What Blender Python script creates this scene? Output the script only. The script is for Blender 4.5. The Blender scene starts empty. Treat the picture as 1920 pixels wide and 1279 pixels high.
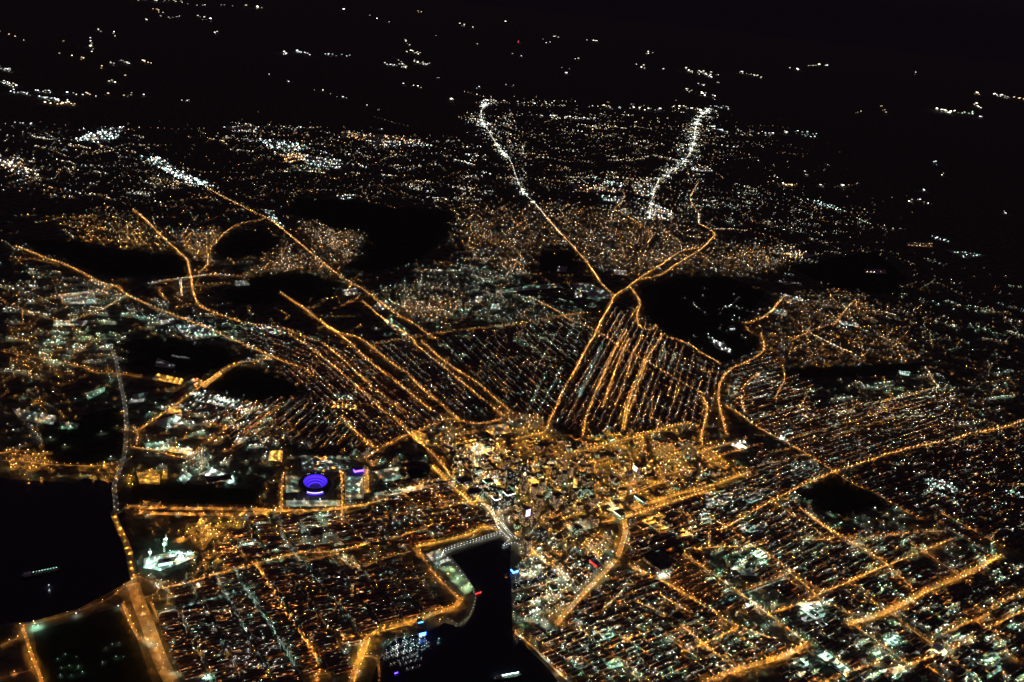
import bpy, bmesh, math, random
import numpy as np
from mathutils import Matrix, Vector

# ------------------------------------------------------------------ camera, world, exposure
S = bpy.context.scene
C = S.collection
rng = np.random.default_rng(11)
random.seed(5)
W0, H0, F = 1920, 1279, 1660.0
CAM = np.array([3950.0, -2790.0, 3010.0])
YAW, PIT, ROL = -0.9738, 0.366, 0.1097
cy, sy = math.cos(YAW), math.sin(YAW)
FW = np.array([sy * math.cos(PIT), cy * math.cos(PIT), -math.sin(PIT)])
R0 = np.array([cy, -sy, 0.0])
U0 = np.cross(R0, FW)
cr, sr = math.cos(ROL), math.sin(ROL)
RT, UP = cr * R0 + sr * U0, -sr * R0 + cr * U0

cam = bpy.data.cameras.new("camera")
cam.sensor_width = 36.0
cam.lens = F / W0 * 36.0
cam.clip_start, cam.clip_end = 1.0, 600000.0
camo = bpy.data.objects.new("camera", cam)
M = Matrix(((RT[0], UP[0], -FW[0], CAM[0]), (RT[1], UP[1], -FW[1], CAM[1]), (RT[2], UP[2], -FW[2], CAM[2]), (0, 0, 0, 1)))
camo.matrix_world = M
C.objects.link(camo)
S.camera = camo

w = bpy.data.worlds.new("World")
S.world = w
w.use_nodes = True
nt = w.node_tree
nt.nodes.clear()
tc = nt.nodes.new("ShaderNodeTexCoord")
sx = nt.nodes.new("ShaderNodeSeparateXYZ")
rp = nt.nodes.new("ShaderNodeValToRGB")
rp.color_ramp.elements[0].position = 0.03
rp.color_ramp.elements[0].color = (0.0032, 0.0020, 0.0036, 1)
rp.color_ramp.elements[1].position = 0.6
rp.color_ramp.elements[1].color = (0.044, 0.028, 0.046, 1)
bg = nt.nodes.new("ShaderNodeBackground")
wo = nt.nodes.new("ShaderNodeOutputWorld")
nt.links.new(tc.outputs["Generated"], sx.inputs[0])
nt.links.new(sx.outputs["Z"], rp.inputs[0])
nt.links.new(rp.outputs[0], bg.inputs[0])
nt.links.new(bg.outputs[0], wo.inputs[0])

S.view_settings.view_transform = "Standard"
S.view_settings.look = "None"
S.view_settings.exposure = 0.0
S.view_settings.gamma = 1.0
cyc = S.cycles
cyc.max_bounces = 2
cyc.diffuse_bounces = 1
cyc.glossy_bounces = 1
cyc.use_light_tree = True
cyc.sample_clamp_indirect = 2.0
cyc.caustics_reflective = cyc.caustics_refractive = False
cyc.use_denoising = True


# ------------------------------------------------------------------ photo pixel <-> ground
def at(p, z=0.0):
    """Photo pixels (n,2) -> world points on the plane of height z."""
    p = np.atleast_2d(np.asarray(p, float))
    d = FW[None] + (p[:, :1] - W0 / 2) / F * RT[None] - (p[:, 1:2] - H0 / 2) / F * UP[None]
    dz = np.minimum(d[:, 2], -1e-3)
    t = (z - CAM[2]) / dz
    h = np.hypot(d[:, 0], d[:, 1])
    t = np.minimum(t, 170000.0 / h)
    return CAM[None, :2] + d[:, :2] * t[:, None]


def px(xy, z=0.0):
    xy = np.atleast_2d(xy)
    d = np.c_[xy, np.full(len(xy), z)] - CAM
    k = d @ FW
    return np.c_[W0 / 2 + F * (d @ RT) / k, H0 / 2 - F * (d @ UP) / k]


def dist(xy):
    xy = np.atleast_2d(xy)
    return np.sqrt(((xy - CAM[:2]) ** 2).sum(1) + CAM[2] ** 2)


def inside(pts, poly):
    poly = np.asarray(poly, float)
    x, y = pts[:, 0], pts[:, 1]
    r = np.zeros(len(pts), bool)
    j = len(poly) - 1
    for i in range(len(poly)):
        xi, yi = poly[i]
        xj, yj = poly[j]
        if yi != yj:
            r ^= ((yi > y) != (yj > y)) & (x < (xj - xi) * (y - yi) / (yj - yi) + xi)
        j = i
    return r


def pts(s):
    return np.array([[float(v) for v in q.split(",")] for q in s.split()])


# ------------------------------------------------------------------ materials
def pbsdf(name, col, rough=0.9, noise=0.0, scale=0.02, col2=None, metal=0.0):
    m = bpy.data.materials.new(name)
    m.use_nodes = True
    n = m.node_tree
    b = n.nodes["Principled BSDF"]
    b.inputs["Roughness"].default_value = rough
    b.inputs["Metallic"].default_value = metal
    b.inputs["Specular IOR Level"].default_value = 0.2
    if col2 is None:
        b.inputs["Base Color"].default_value = (*col, 1)
    else:
        g = n.nodes.new("ShaderNodeNewGeometry")
        t = n.nodes.new("ShaderNodeTexNoise")
        t.inputs["Scale"].default_value = scale
        t.inputs["Detail"].default_value = 4
        r = n.nodes.new("ShaderNodeValToRGB")
        r.color_ramp.elements[0].position = 0.38
        r.color_ramp.elements[1].position = 0.62
        r.color_ramp.elements[0].color = (*col, 1)
        r.color_ramp.elements[1].color = (*col2, 1)
        n.links.new(g.outputs["Position"], t.inputs["Vector"])
        n.links.new(t.outputs["Fac"], r.inputs[0])
        n.links.new(r.outputs[0], b.inputs["Base Color"])
    return m


def emit(name, col, s, sample=True):
    m = bpy.data.materials.new(name)
    m.use_nodes = True
    n = m.node_tree
    n.nodes.clear()
    e = n.nodes.new("ShaderNodeEmission")
    e.inputs[0].default_value = (*col, 1)
    e.inputs[1].default_value = s
    o = n.nodes.new("ShaderNodeOutputMaterial")
    n.links.new(e.outputs[0], o.inputs[0])
    m.cycles.emission_sampling = "FRONT" if sample else "NONE"
    return m


MAT = {
    "ground": pbsdf("city_ground", (0.032, 0.034, 0.024), 0.95, col2=(0.078, 0.08, 0.06), scale=0.012),
    "asphalt": pbsdf("asphalt", (0.10, 0.095, 0.085), 0.85, col2=(0.16, 0.15, 0.13), scale=0.03),
    "sidestreet": pbsdf("side_street_asphalt", (0.07, 0.067, 0.06), 0.9, col2=(0.10, 0.095, 0.085), scale=0.04),
    "lot": pbsdf("car_park_concrete", (0.17, 0.17, 0.16), 0.85, col2=(0.26, 0.26, 0.24), scale=0.03),
    "grass": pbsdf("park_grass", (0.018, 0.024, 0.012), 0.95, col2=(0.03, 0.035, 0.018), scale=0.01),
    "lawn": pbsdf("mown_lawn", (0.06, 0.11, 0.06), 0.9, col2=(0.09, 0.14, 0.08), scale=0.03),
    "water": pbsdf("harbor_water", (0.006, 0.006, 0.012), 0.22),
    "brick": pbsdf("row_house_brick", (0.16, 0.07, 0.045), 0.9, col2=(0.28, 0.16, 0.10), scale=0.05),
    "tar": pbsdf("tar_roof", (0.04, 0.037, 0.034), 0.9, col2=(0.09, 0.085, 0.08), scale=0.03),
    "concrete": pbsdf("tower_concrete", (0.25, 0.22, 0.18), 0.85, col2=(0.36, 0.32, 0.27), scale=0.05),
    "darkwall": pbsdf("dark_cladding", (0.05, 0.045, 0.04), 0.7, col2=(0.09, 0.08, 0.07), scale=0.05),
    "palewall": pbsdf("pale_metal_roofing", (0.5, 0.52, 0.5), 0.7, col2=(0.62, 0.64, 0.6), scale=0.05),
    "steel": pbsdf("galvanised_steel", (0.3, 0.3, 0.3), 0.5, metal=0.8),
    "seats": pbsdf("stadium_seats", (0.30, 0.26, 0.6), 0.8, col2=(0.4, 0.34, 0.7), scale=0.2),
    "hull": pbsdf("white_boat_hull", (0.7, 0.7, 0.68), 0.4, col2=(0.78, 0.78, 0.76), scale=0.5),
    "timber": pbsdf("pier_timber", (0.12, 0.09, 0.06), 0.9, col2=(0.2, 0.16, 0.11), scale=0.3),
}
# lamp colours: (colour of the light thrown down, colour of the glowing lens)
LC = {
    "o": ((1.0, 0.39, 0.045), (1.0, 0.71, 0.33)),   # high pressure sodium
    "p": ((1.0, 0.36, 0.05), (1.0, 0.77, 0.48)),    # pale sodium
    "y": ((1.0, 0.48, 0.05), (1.0, 0.76, 0.32)),    # yellow
    "w": ((0.85, 0.92, 0.86), (0.90, 0.97, 1.0)),   # white metal halide
    "t": ((0.42, 0.82, 0.66), (0.66, 1.0, 0.90)),   # green white mercury
    "g": ((0.35, 0.85, 0.45), (0.66, 1.0, 0.72)),
    "c": ((0.95, 0.80, 0.45), (1.0, 0.90, 0.66)),   # cream
    "b": ((0.05, 0.22, 1.0), (0.08, 0.35, 1.0)),
    "v": ((0.09, 0.03, 1.0), (0.30, 0.08, 1.0)),
    "r": ((1.0, 0.03, 0.03), (1.0, 0.10, 0.12)),
}
_em = {}


def em(kind, c, s):
    k = (kind, c, round(s, 2))
    if k not in _em:
        nm = {"down": "lamp_light", "glow": "lamp_lens"}[kind] + "_" + c
        _em[k] = emit(nm, LC[c][0 if kind == "down" else 1], s, kind == "down")
    return _em[k]


# ------------------------------------------------------------------ object helpers
def link(name, me, mats=(), parent=None, **kw):
    o = bpy.data.objects.new(name, me)
    for m in mats:
        me.materials.append(m)
    C.objects.link(o)
    if parent is not None:
        o.parent = parent
    for k, v in kw.items():
        o[k] = v
    return o


def mesh(name, v, f, mi=None):
    me = bpy.data.meshes.new(name)
    me.from_pydata([tuple(map(float, q)) for q in v], [], f)
    if mi is not None:
        me.polygons.foreach_set("material_index", np.asarray(mi, np.int32))
    me.update()
    return me


def thing(name, label, cat, loc=(0, 0, 0), rz=0.0, group=None):
    o = bpy.data.objects.new(name, None)
    o.empty_display_size = 1
    o.location = loc
    o.rotation_euler = (0, 0, rz)
    C.objects.link(o)
    o["label"] = label
    o["category"] = cat
    if group:
        o["group"] = group
    return o


class MB:
    """Collects boxes, prisms and strips into one mesh."""

    def __init__(self):
        self.v, self.f, self.m = [], [], []

    def add(self, v, f, m=0):
        b = len(self.v)
        self.v += [tuple(q) for q in v]
        self.f += [tuple(b + i for i in q) for q in f]
        self.m += [m] * len(f)

    def box(self, x0, x1, y0, y1, z0, z1, m=0, mtop=None, bottom=True):
        v = [(x0, y0, z0), (x1, y0, z0), (x1, y1, z0), (x0, y1, z0), (x0, y0, z1), (x1, y0, z1), (x1, y1, z1), (x0, y1, z1)]
        f = [(0, 1, 5, 4), (1, 2, 6, 5), (2, 3, 7, 6), (3, 0, 4, 7)]
        self.add(v, f, m)
        self.add(v, [(4, 5, 6, 7)], m if mtop is None else mtop)
        if bottom:
            self.add(v, [(3, 2, 1, 0)], m)

    def prism(self, poly, z0, z1, m=0, mtop=None):
        n = len(poly)
        v = [(x, y, z0) for x, y in poly] + [(x, y, z1) for x, y in poly]
        self.add(v, [(i, (i + 1) % n, n + (i + 1) % n, n + i) for i in range(n)], m)
        self.add(v, [tuple(range(n, 2 * n))], m if mtop is None else mtop)

    def cyl(self, x, y, r0, r1, z0, z1, n=12, m=0):
        v = [(x + r0 * math.cos(2 * math.pi * i / n), y + r0 * math.sin(2 * math.pi * i / n), z0) for i in range(n)]
        v += [(x + r1 * math.cos(2 * math.pi * i / n), y + r1 * math.sin(2 * math.pi * i / n), z1) for i in range(n)]
        self.add(v, [(i, (i + 1) % n, n + (i + 1) % n, n + i) for i in range(n)] + [tuple(range(n, 2 * n))], m)

    def build(self, name, mats, parent=None, **kw):
        return link(name, mesh(name, self.v, self.f, self.m), mats, parent, **kw)


def ccw(p):
    p = np.asarray(p, float)
    a = np.sum(p[:, 0] * np.roll(p[:, 1], -1) - np.roll(p[:, 0], -1) * p[:, 1])
    return p if a > 0 else p[::-1]


_z = [0.30]


def nz():
    _z[0] += 0.012
    return _z[0]


def sheet(name, poly_px, mat, z=None, **kw):
    xy = ccw(at(poly_px))
    z = nz() if z is None else z
    c = xy.mean(0)
    me = mesh(name, [(x - c[0], y - c[1], 0) for x, y in xy], [tuple(range(len(xy)))])
    o = link(name, me, [MAT[mat]], **kw)
    o.location = (c[0], c[1], z)
    return o


# ------------------------------------------------------------------ ground
n = 96
v = [(0, 0, 0)] + [(400000 * math.cos(2 * math.pi * i / n), 400000 * math.sin(2 * math.pi * i / n), 0) for i in range(n)]
link("ground", mesh("ground", v, [(0, i + 1, (i + 1) % n + 1) for i in range(n)]), [MAT["ground"]], kind="structure")

# ------------------------------------------------------------------ dark places (no lamps inside unless a road crosses)
DARK = []


def dark(name, s, mat, struct=True):
    p = pts(s)
    DARK.append(p)
    sheet(name, p, mat, kind="structure")


WATER = "845,1042 937,1010 958,1022 957,1060 961,1180 990,1216 1030,1256 1062,1300 690,1300 705,1252 722,1216 745,1196 790,1190 833,1168 858,1174 881,1156 893,1109 868,1070"
MIDDLE = "-40,892 40,900 140,906 160,897 212,905 211,960 222,1000 235,1050 245,1088 228,1098 150,1140 60,1166 20,1168 -40,1176"
dark("harbor_water", WATER, "water")
dark("river_water", MIDDLE, "water")
dark("park_ground", "62,1186 222,1138 258,1200 292,1300 85,1300", "grass")
dark("park_ground", "222,642 300,630 420,650 438,678 402,700 340,702 252,702 230,682", "grass")
dark("park_ground", "402,716 450,684 562,725 540,748 480,752 398,730", "grass")
dark("yard_ground", "70,800 232,760 232,862 120,880 90,850", "grass")
dark("park_ground", "40,452 120,448 210,466 350,482 351,515 220,519 182,512 122,486 80,474", "grass")
dark("park_ground", "410,446 480,428 528,447 490,480 424,486 402,470", "grass")
dark("park_ground", "482,512 560,506 640,532 618,560 540,566 440,572 420,545", "grass")
dark("wooded_ground", "560,372 640,375 760,388 850,398 838,440 806,470 780,492 690,512 652,498 684,462 692,436 620,428 600,414 540,400", "grass")
dark("park_ground", "1204,540 1270,522 1360,518 1436,548 1396,600 1424,640 1398,668 1352,680 1284,640 1228,606 1200,572", "grass")
dark("cemetery_ground", "1492,926 1572,888 1666,944 1578,974", "grass")
dark("park_ground", "1012,472 1090,472 1082,500 1058,514 1010,506", "grass")
dark("yard_ground", "246,880 350,908 486,920 486,946 246,944", "grass")
dark("park_ground", "1440,690 1500,690 1736,680 1730,702 1600,706 1470,708", "grass")
dark("park_ground", "760,872 785,868 803,880 800,894 776,898 752,886", "grass")
dark("park_ground", "1232,1158 1282,1142 1280,1170 1240,1176", "grass")
dark("stadium_ground", "558,884 626,884 626,934 558,934", "asphalt")
dark("yard_ground", "1196,1056 1230,1032 1274,1048 1262,1068 1226,1074", "sidestreet")
dark("harbor_water", "962,1094 1044,1070 1048,1080 962,1106", "water")
dark("harbor_water", "963,1128 1020,1108 1024,1113 964,1137", "water")
dark("park_ground", "1480,500 1640,470 1700,520 1680,555 1560,540", "grass")

# ------------------------------------------------------------------ lamp collection
DOWN = 8.0
LAMPS = []   # dict(kind, xy, z, r, h, c, down, glow, lab)


def lamps(xy, c, down, glow, rpx=0.42, h=9.0, kind="street", lab="", z=0.0, jit=0.25, keep=False):
    xy = np.atleast_2d(xy)
    if len(xy) == 0:
        return
    if not keep:
        q = px(xy)
        ok = np.ones(len(xy), bool)
        for d in DARK:
            ok &= ~inside(q + rng.normal(0, 5, q.shape) * (1, .6), d)
        xy = xy[ok]
    d = dist(xy)
    rpx = rpx * (0.78 if kind == "street" else 0.9)
    r = rpx * d / 885.0 * 0.5 * (1 + jit * rng.standard_normal(len(xy)))
    r = np.clip(r, 0.8, 90)
    cs = rng.choice(list(c), len(xy)) if isinstance(c, str) else c
    dn_ = np.clip(down * DOWN * (1.4 / r) ** 2, 2, 9000)
    vary = kind in ("street", "flood", "town")
    v1 = rng.choice([.45, 1, 1.5], len(xy), p=[.3, .45, .25]) if vary else np.ones(len(xy))
    v2 = rng.choice([.25, .6, 1, 1.5, 2.4], len(xy), p=[.2, .25, .25, .2, .1]) if vary else np.ones(len(xy))
    for (x, y), rr, cc, down_, gv in zip(xy, r, cs, dn_ * v1, glow * v2):
        LAMPS.append((kind, x, y, z, rr, 1.6 * h if rr < h / 2.4 else 2.4 * rr, str(cc), float(down_), float(gv), lab))


# ------------------------------------------------------------------ roads
ROAD_SEG = []
CLS = {   # width m, lamp spacing m, colour, light down, lens glow, lens size px, sides
    "H": (30, 36, "oopy", 95, 2.5, 0.44, 2),
    "A": (14, 52, "oopp", 72, 2.9, 0.42, 2),
    "B": (12, 38, "opp", 55, 2.4, 0.42, 1),
    "D": (11, 48, "oop", 40, 1.6, 0.40, 1),
    "Y": (22, 30, "yyo", 78, 2.6, 0.46, 2),
    "W": (14, 36, "wcwpc", 22, 2.8, 0.56, 1),
    "M": (17, 40, "wopc", 50, 2.8, 0.5, 2),
    "T": (12, 36, "ttw", 28, 1.0, 0.34, 1),
    "K": (14, 34, "cop", 70, 2.0, 0.42, 1),
    "V": (26, 70, "wcc", 8, 2.0, 0.46, 2),
    "L": (34, 66, "oop", 190, 1.6, 0.50, 1),
    "I": (62, 58, "oop", 260, 0.9, 0.42, 1),
}
ROADNAME = {"H": "highway", "A": "avenue", "B": "street", "D": "street", "Y": "boulevard", "W": "avenue", "M": "avenue", "T": "street", "K": "street", "V": "highway", "L": "highway", "I": "highway"}


def smooth(p, step):
    p = np.asarray(p, float)
    if len(p) == 2:
        q = p
    else:
        out = []
        e = np.vstack([2 * p[0] - p[1], p, 2 * p[-1] - p[-2]])
        for i in range(1, len(e) - 2):
            for t in np.linspace(0, 1, 6, endpoint=False):
                a, b, c, d = e[i - 1], e[i], e[i + 1], e[i + 2]
                out.append(0.5 * (2 * b + (c - a) * t + (2 * a - 5 * b + 4 * c - d) * t * t + (3 * b - a - 3 * c + d) * t ** 3))
        out.append(p[-1])
        q = np.array(out)
    s = np.r_[0, np.cumsum(np.hypot(*np.diff(q, axis=0).T))]
    n = max(2, int(s[-1] / step) + 1)
    t = np.linspace(0, s[-1], n)
    return np.c_[np.interp(t, s, q[:, 0]), np.interp(t, s, q[:, 1])]


def ribbon(name, xy, wd, mat, z, mbase=None, **kw):
    t = np.gradient(xy, axis=0)
    t /= np.maximum(np.hypot(t[:, 0], t[:, 1]), 1e-6)[:, None]
    nn = np.c_[-t[:, 1], t[:, 0]] * wd / 2
    v = np.r_[np.c_[xy + nn, np.full(len(xy), z)], np.c_[xy - nn, np.full(len(xy), z)]]
    k = len(xy)
    f = [(i + k, i + k + 1, i + 1, i) for i in range(k - 1)]
    return link(name, mesh(name, v, f), [MAT[mat]], **kw)


def road(cls, s, lab="", dens=1.0, br=1.0, wid=None):
    wd, sp, col, dn, gl, rp_, sides = CLS[cls]
    wd = wid or wd
    P = at(pts(s))
    xy = smooth(P, 30.0)
    ROAD_SEG.append((xy, wd))
    ribbon(ROADNAME[cls], xy, wd, "asphalt", nz(), kind="structure")
    far = max(1.0, dist(xy).mean() / 9000.0)
    L = smooth(P, sp * far / dens)
    hh = {"L": 8.5, "I": 20}.get(cls, 9)
    h2 = 9 if cls in "HYVW" else 7
    t = np.gradient(L, axis=0)
    t /= np.maximum(np.hypot(t[:, 0], t[:, 1]), 1e-6)[:, None]
    nn = np.c_[-t[:, 1], t[:, 0]]
    L = L[rng.random(len(L)) > .0]
    lab = lab or "roadside"
    if cls == "W":      # shop forecourts in bright clumps along the strip
        for k in range(int(len(xy) / 13)):
            c0 = xy[rng.integers(0, len(xy))]
            m_ = rng.integers(6, 22)
            sp_ = rng.uniform(8, 34) * far
            lamps(c0 + rng.normal(0, sp_, (m_, 2)), "wcwtc", 40, 2.6 * rng.choice([.6, 1, 1.6]), .62, 9, "street", lab, keep=True)
    if sides == 2:
        off = wd * 0.42
        lamps(L + nn * off + rng.normal(0, 1.6, L.shape), col, dn * br * far, gl * min(br, 1.3), rp_, h2, "street", lab, keep=True)
        M2 = (L[:-1] + L[1:]) / 2
        lamps(M2 - nn[:-1] * off + rng.normal(0, 1.6, M2.shape), col, dn * br * far, gl * min(br, 1.3), rp_, h2, "street", lab, keep=True)
    else:
        lamps(L + nn * wd * (0.3 if hh == 9 else 0.0) + rng.normal(0, 3.5, L.shape), col, dn * br * far, gl, rp_, hh, "street", lab, keep=True)


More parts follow.
